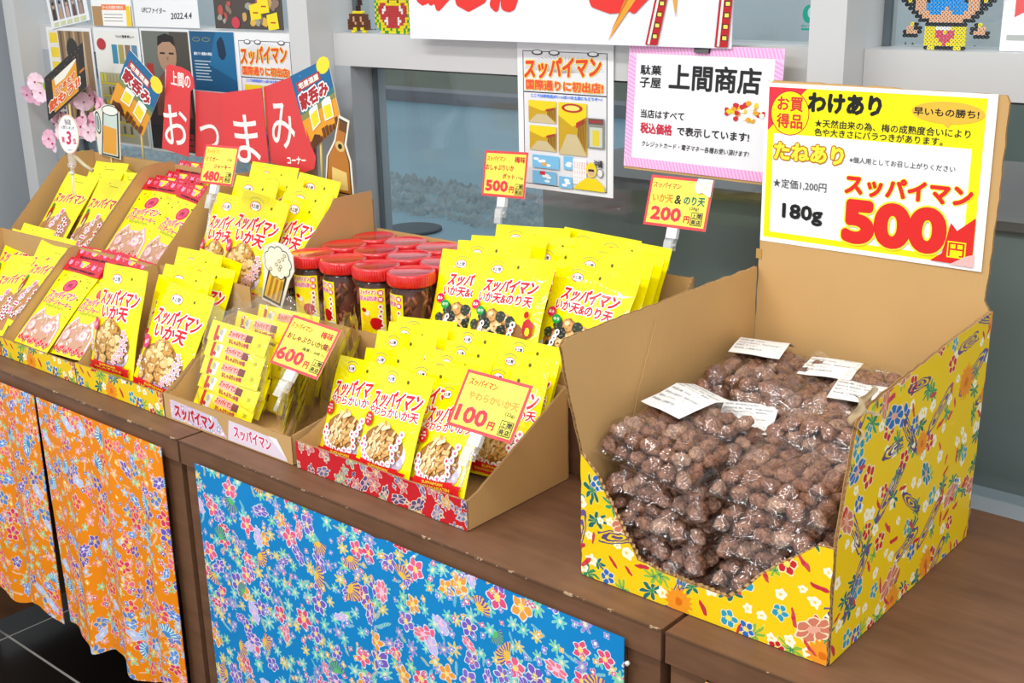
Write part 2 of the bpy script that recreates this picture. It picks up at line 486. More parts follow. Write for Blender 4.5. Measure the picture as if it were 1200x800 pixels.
# ------------------------------------------------------------------ flat print as thin geometry
_TX = {}
def glyphs(txt, shear=0.0, res=2):
    key = (txt, shear, res)
    if key in _TX: return _TX[key]
    c = bpy.data.curves.new('t', 'FONT'); c.body = txt; c.resolution_u = res; c.shear = shear
    c.space_line = 1.0
    ob = bpy.data.objects.new('t', c); COL.objects.link(ob)
    dg = bpy.context.evaluated_depsgraph_get()
    me = bpy.data.meshes.new_from_object(ob.evaluated_get(dg))
    vs = [(v.co.x, v.co.y) for v in me.vertices]
    fs = [tuple(p.vertices) for p in me.polygons]
    bpy.data.objects.remove(ob); bpy.data.curves.remove(c); bpy.data.meshes.remove(me)
    xs = [v[0] for v in vs]; ys = [v[1] for v in vs]
    bb = (min(xs), max(xs), min(ys), max(ys))
    _TX[key] = (vs, fs, bb)
    return _TX[key]

class Print:
    """layers of flat print in (u, v) metres; baked on a surface by mapper(u, v, lift)"""
    def __init__(s, mapper=None, step=0, lift=0.00025, inc=0.000022):
        s.items = []; s.z = lift; s.inc = inc
        s.mapper = mapper or (lambda u, v, w: (u, -w, v)); s.step = step
    def _put(s, vs, fs, mt):
        s.items.append((vs, fs, mt, s.z)); s.z += s.inc
    def poly(s, pts, mt):
        tri = tessellate_polygon([[Vector((u, v, 0)) for u, v in pts]])
        s._put(list(pts), [tuple(t) for t in tri], mt)
    def rect(s, u0, v0, u1, v1, mt): s.poly([(u0, v0), (u1, v0), (u1, v1), (u0, v1)], mt)
    def ell(s, cu, cv, ru, rv, mt, n=18, rot=0.0):
        c, q = math.cos(rot), math.sin(rot)
        s.poly([(cu + ru * math.cos(2 * PI * k / n) * c - rv * math.sin(2 * PI * k / n) * q,
                 cv + ru * math.cos(2 * PI * k / n) * q + rv * math.sin(2 * PI * k / n) * c) for k in range(n)], mt)
    def flower(s, cu, cv, r, mt, core=None, n=5, edge=None, rot=0):
        if edge: s.star(cu, cv, r * 1.25, edge, n, .25, rot)
        s.star(cu, cv, r, mt, n, .25, rot)
        if core: s.ell(cu, cv, r * .28, r * .28, core, 6)
    def star(s, cu, cv, r, mt, n=5, depth=.25, rot=0):
        k = n * 4
        s.poly([(cu + r * (1 - depth + depth * math.cos(n * 2 * PI * i / k)) * math.cos(2 * PI * i / k + rot),
                 cv + r * (1 - depth + depth * math.cos(n * 2 * PI * i / k)) * math.sin(2 * PI * i / k + rot)) for i in range(k)], mt)
    def blob(s, cu, cv, ru, rv, mt, rng, n=10, rough=.3):
        a0 = rng.random() * 6
        s.poly([(cu + ru * math.cos(a0 + 2 * PI * k / n) * (1 - rough * rng.random()), cv + rv * math.sin(a0 + 2 * PI * k / n) * (1 - rough * rng.random())) for k in range(n)], mt)
    def line(s, u0, v0, u1, v1, w, mt):
        d = Vector((u1 - u0, v1 - v0)); L = max(d.length, 1e-9); n = Vector((-d.y, d.x)) / L * w / 2
        s.poly([(u0 - n.x, v0 - n.y), (u1 - n.x, v1 - n.y), (u1 + n.x, v1 + n.y), (u0 + n.x, v0 + n.y)], mt)
    def text(s, txt, cu, cv, w, h, mt, bold=0.0, rot=0.0, shear=0.0, edge=None, ew=0.0, res=2):
        """txt fitted into a w x h box centred at (cu, cv); bold and ew in metres"""
        vs, fs, bb = glyphs(txt, shear, res)
        su = w / max(bb[1] - bb[0], 1e-6); sv = h / max(bb[3] - bb[2], 1e-6)
        if h == 0: sv = su
        c, q = math.cos(rot), math.sin(rot)
        mu, mv = (bb[0] + bb[1]) / 2, (bb[2] + bb[3]) / 2
        base = [((x - mu) * su, (y - mv) * sv) for x, y in vs]
        base = [(x * c - y * q + cu, x * q + y * c + cv) for x, y in base]
        def lay(r, k, mt2):
            if r <= 0:
                s._put(base, fs, mt2); return
            keep = s.inc; s.inc = .00001
            for i in range(k):
                a = 2 * PI * i / k
                s._put([(x + r * math.cos(a), y + r * math.sin(a)) for x, y in base], fs, mt2)
            s.inc = keep; s.z += keep
        if edge: lay(ew + bold, 8 if ew + bold < .0035 else 16, edge)
        if bold > .0014: lay(bold * .55, 8, mt)
        lay(bold, 4 if bold < .0009 else (8 if bold < .0035 else 16), mt)
    def bake(s, name, parent=None, **kw):
        b = MB()
        for vs, fs, mt, z in s.items:
            if s.step:
                bm = bmesh.new()
                bv = [bm.verts.new((u, v, 0)) for u, v in vs]
                for f in fs:
                    try: bm.faces.new([bv[i] for i in f])
                    except ValueError: pass
                us = [u for u, v in vs]; ws = [v for u, v in vs]
                for ax, lo, hi in ((0, min(us), max(us)), (1, min(ws), max(ws))):
                    k = math.floor(lo / s.step) + 1
                    while k * s.step < hi:
                        co = [0, 0, 0]; no = [0, 0, 0]; co[ax] = k * s.step; no[ax] = 1
                        bmesh.ops.bisect_plane(bm, geom=bm.verts[:] + bm.edges[:] + bm.faces[:], plane_co=co, plane_no=no, dist=1e-7)
                        k += 1
                bm.verts.index_update()
                vv = [s.mapper(v.co.x, v.co.y, z) for v in bm.verts]
                ff = [tuple(v.index for v in f.verts) for f in bm.faces]
                bm.free()
                b.add(vv, ff, mt, smooth=True)
            else:
                b.add([s.mapper(u, v, z) for u, v in vs], fs, mt, list(vs))
        return b.build(name, parent, **kw)
# ------------------------------------------------------------------ the setting
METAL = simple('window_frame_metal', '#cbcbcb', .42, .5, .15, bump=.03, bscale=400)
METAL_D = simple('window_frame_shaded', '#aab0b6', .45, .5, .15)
GASKET = simple('gasket', '#59646b', .6)
TILE = simple('black_floor_tile', '#14110f', .30, .5, vary=.25, bscale=8)
GROUT = simple('grout', '#a8a39c', .9)

fl = setting('floor', 'dark floor of large black tiles with pale grout lines')
b = MB(); b.box((-6, -4, -.73), (3, 1.62, -.7003), GROUT); g = b.build('grout_bed', fl)
# large tiles: those that show are single pieces
tx = [-2.398 + .6 * k for k in range(-3, 6)]
ty = [1.044 - .6 * k for k in range(-1, 5)]
tile_meshes = None
bt = MB(); bt.box((.003, .003, 0), (.597, .597, .007), TILE); tme = bt.mesh('tile')
for x in tx:
    for y in ty: link('tile', tme, fl, (x, y - .6 + .6 - (0 if y < 1.2 else 0), -.7065))

wl = setting('wall_left', 'pale grey painted wall panel beside the window')
b = MB(); b.box((-3.20, -3.0, -.7), (-3.085, 1.50, 2.3), simple('pale_panel', '#d6dadf', .6)); b.build('wall_panel', wl)
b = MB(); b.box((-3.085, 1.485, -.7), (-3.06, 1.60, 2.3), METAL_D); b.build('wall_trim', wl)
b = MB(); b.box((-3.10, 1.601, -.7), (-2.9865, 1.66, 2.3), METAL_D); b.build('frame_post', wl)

# window frame: posts at the bay lines, a deep transom between the upper and lower panes
def post(n, x0, x1):
    t = setting(n, 'grey metal window post')
    b = MB(); b.box((x0, 1.54, -.7), (x1, 1.70, 2.3), METAL); b.build('post', t)
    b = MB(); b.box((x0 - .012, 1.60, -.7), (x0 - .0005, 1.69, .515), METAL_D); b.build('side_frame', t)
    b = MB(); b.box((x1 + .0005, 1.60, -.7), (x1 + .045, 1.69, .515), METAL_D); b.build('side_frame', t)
post('trim_1', -2.985, -2.93); post('trim_2', -1.886, -1.829); post('trim_3', -.791, -.738); post('trim_4', .305, .36)
def bay(n, x0, x1, lab):
    t = setting(n, lab)
    b = MB(); b.box((x0, 1.60, .515), (x1, 1.70, .576), METAL); b.build('transom', t)
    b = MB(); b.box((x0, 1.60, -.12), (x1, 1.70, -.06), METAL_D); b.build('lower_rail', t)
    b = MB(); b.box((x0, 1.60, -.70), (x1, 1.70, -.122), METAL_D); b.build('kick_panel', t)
    b = MB(); b.box((x0 + .045, 1.664, -.06), (x1 - .012, 1.672, .515), GLASS); b.build('lower_pane', t)
    b = MB(); b.box((x0, 1.664, .576), (x1, 1.672, 2.1), GLASS); b.build('upper_pane', t)
    b = MB(); b.box((x0 + .045, 1.655, .506), (x1 - .012, 1.663, .5145), GASKET); b.box((x0 + .0455, 1.655, -.06), (x0 + .053, 1.663, .505), GASKET)
    b.box((x0, 1.655, .5765), (x0 + .01, 1.663, 2.1), GASKET); b.build('gasket', t)
    b = MB(); b.box((x0, 1.60, 2.10), (x1, 1.70, 2.3), METAL); b.build('head_rail', t)
bay('window_1', -2.93, -1.8865, 'window bay behind the pinned posters, left of the near post')
bay('window_2', -1.8285, -.7915, 'window bay behind the jars and the pink-edged sign')
bay('window_3', -.7375, .3045, 'window bay behind the tall display box at the right')

# outdoors
def ground_mat(name, c1, c2, scale, rough=.35, bump=.3):
    mt, nt, p = base_mat(name)
    nb = NB(nt)
    tc = nb.n('ShaderNodeTexCoord')
    a = nb.n('ShaderNodeTexNoise'); a.inputs['Scale'].default_value = scale; a.inputs['Detail'].default_value = 5
    nb.put(a.inputs['Vector'], tc.outputs['Object'])
    nb2 = nb.mix(a.outputs['Fac'], lin(c1), lin(c2))
    nt.links.new(nb2, p.inputs['Base Color'])
    bp = nb.n('ShaderNodeBump'); bp.inputs['Strength'].default_value = bump; bp.inputs['Distance'].default_value = .02
    nb.put(bp.inputs['Height'], a.outputs['Fac']); nt.links.new(bp.outputs[0], p.inputs['Normal'])
    p.inputs['Roughness'].default_value = rough
    return mt
pv = setting('pavement', 'wet blue-grey pavement outside the window')
b = MB(); b.box((-40, 1.9, -.80), (12, 60, -.72), ground_mat('wet_asphalt', '#5f8698', '#86a6b4', .8, .35, .01)); b.build('asphalt', pv)
GRAVEL = ground_mat('gravel_stones', '#56666c', '#b4c2c6', 9, .5, 1.0)
b = MB()
rg = random.Random(3)
for k in range(4200):
    x = rg.uniform(-10, -2.3); y = 5.0 + rg.random() * .9 + (x + 6) * -.05; r = rg.uniform(.02, .05)
    if not (-9 < x): continue
    vs = [(x + r * math.cos(a) * rg.uniform(.7, 1.2), y + r * math.sin(a) * rg.uniform(.7, 1.2), -.722) for a in (0, 1.6, 3.1, 4.7)] + [(x, y, -.72 + r * rg.uniform(.5, 1.0))]
    b.add(vs, [(0, 1, 4), (1, 2, 4), (2, 3, 4), (3, 0, 4)], GRAVEL)
o = b.build('gravel'); tag(o, 'strip of grey gravel stones on the pavement outside', kind='stuff')
b = MB(); b.box((-30, 9.3, -.72), (4, 9.6, -.60), simple('kerb_concrete', '#76757a', .7, vary=.2, bscale=3)); o = b.build('kerb'); tag(o, kind='structure', label='low concrete kerb across the road')
b = MB(); b.box((-30, 9.6, -.72), (4, 40, -.66), ground_mat('verge_ground', '#4e5a48', '#6d6a60', 1.2, .8, .2)); o = b.build('verge'); tag(o, kind='structure', label='grassy verge beyond the kerb')
# clipped hedge: leaf clumps on a low body
hg = thing('hedge', 'long low green hedge beyond the road outside the window', 'hedge', (-14, 13.2, -.66))
HG = simple('hedge_leaves', '#4c6a40', .8, vary=.4, bscale=9)
b = MB()
for k in range(2600):
    x = rg.uniform(-13, 18); y = rg.uniform(-.5, .5); z = rg.uniform(.05, .30); r = rg.uniform(.06, .14)
    a = rg.uniform(0, 6.28); c = math.cos(a) * r; s_ = math.sin(a) * r
    b.add([(x - c, y - s_, z), (x + c, y + s_, z), (x, y, z + r), (x + s_, y - c, z - r * .4)], [(0, 1, 2), (0, 3, 1)], HG)
o = b.build('foliage', hg); tag(o, kind='stuff')
b = MB(); b.box((-13, -.35, 0), (18, .35, .28), simple('hedge_core', '#2f4030', .9)); b.build('hedge_core', hg)
fn = thing('guard_rail', 'white roadside railing in front of the hedge outside', 'railing', (-14, 12.2, -.66))
b = MB(); RW = simple('rail_white', '#a9aaa2', .6)
b.box((-13, 0, .40), (18, .05, .45), RW); b.build('rail', fn)
for k in range(15):
    b = MB(); b.box((-13 + k * 2.1, .052, 0), (-12.94 + k * 2.1, .1, .46), RW); b.build('rail_post', fn)
# manhole cover
b = MB(); b.lathe([(.16, 0), (.16, .012), (.14, .014)], simple('iron_cover', '#2c3c46', .5), 20); o = b.build('manhole_cover', None, (-4.75, 4.66, -.72)); tag(o, 'dark round manhole cover in the pavement outside', 'manhole cover')

# the grey cabinet that stands close outside the glass
DG = simple('outdoor_cabinet_grey', '#8a8f8a', .55, .4)
ob = thing('outdoor_cabinet', 'large dark grey cabinet standing outside against the lower panes', 'cabinet', (-1.44, 1.76, -.72))
b = MB(); b.box((0, 0, .0), (2.4, .5, 1.035), DG); b.build('cabinet_body', ob)
b = MB(); b.box((-.012, -.012, 1.036), (2.412, .52, 1.05), simple('cabinet_top', '#6f6662', .5)); b.build('cabinet_top', ob)
b = MB(); b.box((-.01, -.02, .0), (2.4, -.001, .62), simple('cabinet_skirt', '#2c4254', .4)); b.build('cabinet_skirt', ob)
bw = setting('outer_wall', 'grey-green rendered wall of the building outside')
b = MB(); b.box((-2.05, 3.0, -.72), (3.5, 3.2, .40), simple('render_green', '#75807a', .8, vary=.1, bscale=2)); b.build('wall_render', bw)
b = MB(); b.box((-40, 16.0, -.72), (14, 16.3, 6.0), simple('render_blue', '#e2ebf0', .8, vary=.12, bscale=.6)); b.build('wall_far', bw)

# ------------------------------------------------------------------ tables
def table(x0, x1, lab, legs=True):
    t = thing('display_table', lab, 'table', ((x0 + x1) / 2, 1.235, -.70))
    dx = (x1 - x0) / 2
    b = MB(); b.box((-dx, -.253, .661), (dx, .255, .6995), WOOD); b.build('table_top', t)
    b = MB(); b.box((-dx, -.2542, .6975), (dx, -.2531, .7000), WORN); b.box((-dx, -.2531, .6996), (dx, -.2516, .7000), WORN); b.build('edge_band', t)
    for sx, w in ((-1, .046), (1, .044)):
        for y0, y1 in ((-.247, -.21), (.21, .247)):
            b = MB(); xa = -dx + .004 if sx < 0 else dx - .004 - w
            b.box((xa, y0, 0), (xa + w, y1, .66), WOOD); b.build('leg', t)
    b = MB(); b.box((-dx + .052, .235, .05), (dx - .050, .245, .66), WOOD); b.build('back_panel', t)
    b = MB(); b.box((-dx + .052, -.246, .60), (dx - .050, -.225, .66), WOOD); b.build('apron', t)
    b = MB(); b.box((-dx + .052, -.2249, .05), (-dx + .058, .234, .66), WOOD); b.build('side_panel', t)
    b = MB(); b.box((dx - .056, -.2249, .05), (dx - .050, .234, .66), WOOD); b.build('side_panel', t)
    return t
table(-2.452, -1.549, 'brown laminate table hung with orange floral cloth, leftmost of the row')
table(-1.543, -.645, 'brown laminate table hung with blue floral cloth, in the middle of the row')
table(-.639, .262, 'brown laminate table under the right half of the plum box, rightmost of the row')

def cloth(name, lab, x0, x1, ztop, zbot, mt, seed, amp, left=None, right=None, waves=5, hem=None, folds=()):
    rg = random.Random(seed); ph = [rg.uniform(0, 6.28) for _ in range(3)]
    def fn(u, v):
        k = (1 - v) ** .7 * min(1, .12 + min(u, 1 - u) / .14)
        xl = x0 + (left(v) if left else 0); xr = x1 + (right(v) if right else 0)
        x = xl + (xr - xl) * u
        z0 = zbot + (hem(u) if hem else 0)
        z = z0 + (ztop - z0) * v
        y = amp * k * (math.sin(u * waves * 6.28 + ph[0]) * .6 + math.sin(u * waves * 13.1 + ph[1]) * .25 + math.sin(u * 3.1 + ph[2]) * .5)
        for fu, fa in folds: y -= fa * math.exp(-((u - fu) / .012) ** 2) * (0.3 + .7 * k)
        return (x, .9745 - abs(amp) * 1.2 * k + y, z)
    b = MB(); b.grid(fn, 110, 26, mt, uvf=lambda u, v: (x0 + (x1 - x0) * u + seed, zbot + (ztop - zbot) * v), flip=False)
    b.grid(lambda u, v: tuple(np.add(fn(u, v), (0, .0012, 0))), 110, 26, mt, uvf=lambda u, v: (x0 + (x1 - x0) * u + seed, zbot + (ztop - zbot) * v), flip=True)
    o = b.build(name); tag(o, lab, 'cloth', 'printed cloths hung on the table fronts')
    return o
cloth('table_cloth', 'orange floral cloth panel at the far left, up to the slit', -2.40, -1.975, -.021, -.475, orange_cloth, 1, .012,
      right=lambda v: -.003 - .012 * (1 - v), hem=lambda u: .012 * math.sin(u * 17) , waves=3)
cloth('table_cloth', 'orange floral cloth panel with the wavy hem, right of the slit', -1.972, -1.585, -.021, -.478, orange_cloth, 2, .014,
      left=lambda v: .002 + .011 * (1 - v), hem=lambda u: .012 * math.sin(u * 15 + 1), waves=3)
cloth('table_cloth', 'blue floral cloth with fans and blossoms on the middle table', -1.496, -.689, -.024, -.60, blue_cloth, 3, .007, waves=4, folds=((.50, .010), (.53, -.006)))
cloth('table_cloth', 'red floral cloth whose corner shows below the rightmost table', -.583, .20, -.037, -.60, red_cloth, 4, .006, waves=4)
# little pins that hold the blue cloth
for x, z in ((-1.02, -.030), (-.685, -.055)):
    b = MB(); b.tube([(x, .9735, z), (x, .9775, z)], .0028, simple('pin_white', '#e8e4dc', .4), 8); o = b.build('pin'); tag(o, 'small pin at the ' + ('middle' if x < -.9 else 'right end') + ' of the blue cloth top', 'pin')

# low riser under the back row
rs = thing('display_riser', 'low brown riser board under the back row of trays', 'riser', (-1.75, 1.372, 0))
b = MB(); b.box((-.835, -.118, .088), (.84, .118, .0995), WOOD); b.build('riser_top', rs)
b = MB(); b.box((-.835, -.118, .0005), (.84, -.106, .0875), WOOD); b.build('riser_front', rs)
for x in (-.83, 0, .826):
    b = MB(); b.box((x, -.105, .0005), (x + .012, .118, .0875), WOOD); b.build('riser_support', rs)

# ------------------------------------------------------------------ cardboard
def panel(b, poly, place, t, inner=CARD, outer=CARD, rough=0.0, seed=0, flute=True, top_from=None):
    """corrugated board: two liners and a fluted core; place(u, v, w): w=0 outer face, w=t inner face"""
    rg = random.Random(seed)
    P = []
    n = len(poly)
    for i in range(n):
        (u0, v0), (u1, v1) = poly[i], poly[(i + 1) % n]
        L = math.hypot(u1 - u0, v1 - v0); k = max(1, int(L / .012)) if rough and not (v0 < .006 and v1 < .006) else 1
        for j in range(k):
            f = j / k; jit = rough if (0 < j) else 0
            P.append((u0 + (u1 - u0) * f + rg.uniform(-jit, jit), v0 + (v1 - v0) * f + rg.uniform(-jit, jit)))
    lt = min(.0006, t * .3)
    b.prism(P, place, 0, lt, outer, CARD_EDGE)
    b.prism(P, place, t - lt, t, inner, CARD_EDGE)
    # core, a touch lower than the liners
    cu = sum(p[0] for p in P) / len(P); cv = sum(p[1] for p in P) / len(P)
    Q = [(u + (cu - u) * .004, v + (cv - v) * .006) for u, v in P]
    b.prism(Q, place, lt, t - lt, CARD_FLUTE, CARD_FLUTE)
    if flute:
        for i in range(len(P)):
            (u0, v0), (u1, v1) = P[i], P[(i + 1) % len(P)]
            if v0 < .006 and v1 < .006: continue
            L = math.hypot(u1 - u0, v1 - v0)
            if L < .003: continue
            k = max(1, int(L / .0035)); pts = []
            for j in range(k + 1):
                f = j / k; w = lt + (t - 2 * lt) * (j % 2)
                pts.append((u0 + (u1 - u0) * f, v0 + (v1 - v0) * f, w))
            du, dv = (cu - (u0 + u1) / 2), (cv - (v0 + v1) / 2); dl = math.hypot(du, dv) or 1
            vs = []; fs = []
            for (u, v, w) in pts:
                vs.append(place(u, v, w)); vs.append(place(u + du / dl * .004, v + dv / dl * .004, w))
            for j in range(k): fs.append((2 * j, 2 * j + 1, 2 * j + 3, 2 * j + 2))
            b.add(vs, fs, CARD_EDGE)

def tray(name, lab, x0, x1, y0, y1, z0, prof_l, prof_r, hf, hb, front=CARD, side=CARD, t=.003, rough=0.0006, group='cardboard display trays', seed=1, cat='box'):
    """open display tray; prof: [(y, z) ...] of the side panels' top edge, front to back, relative to z0"""
    cx = (x0 + x1) / 2
    T = thing(name, lab, cat, (cx, y0, z0 + .0006), group=group)
    X0, X1, Y1 = x0 - cx, x1 - cx, y1 - y0
    def sidepoly(pr): return [(0 + t + .0002, 0), (Y1 - t - .0002, 0)] + [(min(max(y - y0, t + .0002), Y1 - t - .0002), z) for y, z in reversed(pr)]
    b = MB(); panel(b, sidepoly(prof_l), lambda u, v, w: (X0 + w, u, v), t, CARD, side, rough, seed); b.build('side_panel', T)
    b = MB(); panel(b, sidepoly(prof_r), lambda u, v, w: (X1 - w, u, v), t, CARD, side, rough, seed + 1); b.build('side_panel', T)
    b = MB(); panel(b, [(X0, 0), (X1, 0), (X1, hf), (X0, hf)], lambda u, v, w: (u, w, v), t, CARD, front, rough * .6, seed + 2); b.build('front_panel', T)
    b = MB(); panel(b, [(X0, 0), (X1, 0), (X1, hb), (X0, hb)], lambda u, v, w: (u, Y1 - w, v), t, CARD, side, rough * .6, seed + 3); b.build('back_panel', T)
    b = MB(); b.box((X0 + t + .0003, t + .0003, 0), (X1 - t - .0003, Y1 - t - .0003, .003), CARD); b.build('base_panel', T)
    return T
YP = yellow_paper
steep = [(1.028, .034), (1.036, .036), (1.194, .179), (1.212, .180)]
tray('display_tray', 'yellow patterned cardboard tray at the left table end, holding plum squid packets', -2.497, -2.187, 1.027, 1.215, 0, steep, steep, .036, .178, YP, seed=11)
tray('display_tray', 'yellow patterned cardboard tray in the front row, holding red-headed jerky packets', -2.184, -1.918, 1.027, 1.215, 0, steep, steep, .037, .178, YP, seed=21)
tray('display_tray', 'yellow patterned cardboard tray in the front row, holding tall squid tempura packets', -1.915, -1.648, 1.027, 1.222, 0, steep, [(1.028, .040), (1.045, .045), (1.17, .140), (1.219, .142)], .040, .178, YP, seed=31)
b6 = tray('display_tray', 'plain cardboard tray with two pink name stickers, holding clear sachet bags', -1.644, -1.322, 1.027, 1.238, 0,
     [(1.028, .040), (1.05, .042), (1.155, .130), (1.19, .138), (1.24, .143)], [(1.028, .045), (1.12, .058), (1.20, .12), (1.24, .143)], .043, .143, CARD, seed=41)
tray('display_tray', 'red floral cardboard tray in the front row, holding soft squid packets', -1.311, -.973, 1.026, 1.238, 0,
     [(1.028, .040), (1.05, .045), (1.22, .132), (1.24, .134)], [(1.028, .042), (1.05, .048), (1.228, .136), (1.24, .138)], .042, .138, red_paper, seed=51)
bk = [(1.252, .050), (1.262, .055), (1.41, .200), (1.44, .206), (1.492, .206)]
tray('display_tray', 'tan cardboard tray at the back left corner, holding plum squid packets', -2.560, -2.245, 1.252, 1.492, .1, bk, bk, .05, .200, seed=61)
tray('display_tray', 'tan cardboard tray in the back row, holding red-headed jerky packets', -2.242, -1.985, 1.252, 1.492, .1, bk, bk, .05, .200, seed=71)
bk3 = [(1.252, .062), (1.262, .072), (1.385, .187), (1.40, .205), (1.492, .206)]
t3 = tray('display_tray', 'tan cardboard tray numbered 29165 beside the jars, holding squid tempura packets', -1.982, -1.622, 1.252, 1.492, .1, bk3, bk3, .05, .19, seed=81)
tray('display_tray', 'low cardboard tray in the back row, holding the red-lidded jars', -1.619, -1.304, 1.252, 1.496, .1, [(1.254, .03), (1.49, .05), (1.496, .13)], [(1.254, .03), (1.49, .05), (1.496, .13)], .03, .136, seed=91)
tray('display_tray', 'cardboard tray in the back row, holding squid and seaweed tempura packets', -1.300, -.932, 1.252, 1.492, .1, [(1.254, .04), (1.47, .13), (1.49, .145)], [(1.254, .04), (1.47, .125), (1.49, .148)], .05, .145, seed=101)

# number stamp on the side of the tray next to the jars, facing the jars
ST = ink('#181412')
p = Print(lambda u, v, w: (.1802 + w, u, v)); p.rect(.012, .052, .044, .066, ST)
p.text('29165', .028, .059, .030, .010, ink('#d9b27c'), .0003)
p.bake('printed_number', t3)
# stickers of the plain tray
p = Print()
p.poly([(-.144, .003), (.004, .003), (-.020, .032), (-.144, .036)], pink_paper)
p.text('スッパイマン', -.080, .0185, .105, .021, ink('#c01830'), .0011, rot=-.01, edge=ink('#f4e0ea'), ew=.0005)
p.poly([(.006, .002), (.150, .002), (.128, .032), (.012, .036)], ink('#e6d8e6'))
p.text('スッパイマン', .068, .0195, .090, .020, ink('#d83a70'), .0008, rot=-.01, edge=ink('#ffffff'), ew=.0010)
p.poly([(.108, .0335), (.128, .0335), (.150, .004)], ink('#f4f2f0'))
p.bake('printed_sticker', b6)

# ------------------------------------------------------------------ the tall plum box
PB = thing('plum_display_box', 'tall yellow patterned cardboard box with a high back board, holding dried plum bags', 'box', (-.63, 1.027, .0006))
tt = .0045
fpoly = [(-.159, 0), (.158, 0), (.158, .133), (.141, .132), (.118, .112), (.092, .090), (.068, .064), (.042, .038), (-.016, .0385), (-.078, .044), (-.086, .058), (-.103, .083), (-.119, .107), (-.137, .135), (-.1585, .155)]
b = MB(); panel(b, fpoly, lambda u, v, w: (u, w, v), tt, CARD, YP, .0012, 5); b.build('front_panel', PB)
lp = [(tt + .0003, 0), (.387, 0), (.388, .300), (.30, .300), (.10, .300), (-.022, .299), (-.030, .292), (-.018, .235), (.004, .153), (tt + .0003, .14)]
def leftplace(u, v, w):
    k = max(0, v - .05) / .25
    return (-.1605 - .006 * k * max(0, 1 - u / .38) + w, u, v)
b = MB(); panel(b, lp, leftplace, tt, CARD, CARD, .0010, 6); b.build('side_panel', PB)
rp = [(tt + .0003, 0), (.376, 0), (.391, .290), (.30, .286), (.206, .280), (.12, .274), (.062, .270), (.040, .262), (.033, .255), (.018, .20), (.006, .145), (tt + .0003, .136)]
b = MB(); panel(b, rp, lambda u, v, w: (.1600 - w, u, v), tt, CARD, YP, .0014, 7); b.build('side_panel', PB)
bp_ = [(-.1595, 0), (.1545, 0), (.1550, .288), (.1475, .300), (.150, .335), (.152, .40), (.154, .535), (.150, .5425), (-.145, .547), (-.150, .543), (-.157, .30)]
b = MB(); panel(b, bp_, lambda u, v, w: (u, .393 + tt - w, v), tt, CARD, CARD, .0010, 8); b.build('back_panel', PB)
b = MB(); b.box((-.155, tt + .001, 0), (.155, .392, .004), CARD); b.build('base_panel', PB)
# torn crumpled paper on the right front corner
rg = random.Random(9)
PAPER_T = simple('torn_paper', '#cfb58c', .8, bump=.6, bscale=200)
b = MB()
b.grid(lambda u, v: (.1612 - u * .002 - .009 * v + .005 * math.sin(u * 9 + v * 7), .030 + u * .050 + .004 * math.sin(v * 9), .236 + v * .040 * (1 - .4 * u) + u * .022 + .004 * math.sin(u * 11 + v * 5)), 14, 12, PAPER_T)
o = b.build('torn_flap', PB); tag(o, 'crumpled torn paper corner')
# crease line on the left wall (pressed fold)
b = MB(); b.tube([(-.1565, .15, .285), (-.1562, .11, .20), (-.1560, .085, .12), (-.1558, .06, .06)], .0004, CARD, 6); b.build('pressed_crease', PB)
# ------------------------------------------------------------------ snack packets
WHT, RED, DRED, PNK, YL, BLK = '#ffffff', '#e01c2c', '#c0142c', '#f08cb4', '#ffe81c', '#1c1818'
def pouch_surface(w, h, T, head, foot=.007, seed=0, bend=0.0):
    rg = random.Random(seed); ph = [rg.uniform(0, 6.28) for _ in range(6)]
    def half(u, v):
        """thickness at u in [-w/2, w/2], v in [0, h]"""
        a = min(1, abs(2 * u / w))
        e = (1 - a ** 2.6) ** .75 if a < 1 else 0
        if v <= foot or v >= h - head: g = 0
        else:
            q = (v - foot) / (h - head - foot)
            g = math.sin(PI * min(1, q) ** .8) ** .62
        k = T / 2 * e * g
        wr = .0007 * e * g * (math.sin(u * 130 + ph[0] + v * 40) + math.sin(v * 95 + ph[1] - u * 50)) * (1 if g > .05 else 0)
        return max(.0006, k + wr)
    def narrow(v):
        q = min(1, max(0, (v - foot) / (h - head - foot)))
        return 1 - .045 * math.sin(PI * q)
    def centre(u, v):
        return bend * (v / h) ** 2 + .0022 * math.sin(u * 55 + ph[2]) * max(0, (v / h - .72) / .28) + .0010 * math.sin(u * 80 + ph[3]) * max(0, 1 - v / (h * .12))
    def front(u, v, lift=0.0):
        return (u * narrow(v), centre(u, v) - half(u, v) - lift, v)
    def back(u, v):
        return (u * narrow(v), centre(u, v) + half(u, v), v)
    return front, back

def build_pouch(name, w, h, T, head, mt, seed=0, bend=0.0, header=None):
    front, back = pouch_surface(w, h, T, head, seed=seed, bend=bend)
    b = MB(); nu, nv = 18, 26
    b.grid(lambda u, v: front((u - .5) * w, v * h), nu, nv, mt, flip=False)
    b.grid(lambda u, v: back((u - .5) * w, v * h), nu, nv, mt, flip=True)
    for f in (front, back): pass
    # close the rim
    for (fu, fv) in ((0, None), (1, None)):
        n = nv
        vs = []
        for j in range(n + 1):
            vs.append(front((fu - .5) * w, j / n * h)); vs.append(back((fu - .5) * w, j / n * h))
        b.add(vs, [(2 * j, 2 * j + 1, 2 * j + 3, 2 * j + 2) for j in range(n)], mt)
    for fv in (0, 1):
        vs = []
        for i in range(nu + 1):
            vs.append(front((i / nu - .5) * w, fv * h)); vs.append(back((i / nu - .5) * w, fv * h))
        b.add(vs, [(2 * j, 2 * j + 1, 2 * j + 3, 2 * j + 2) for j in range(nu)], mt)
    return b, front

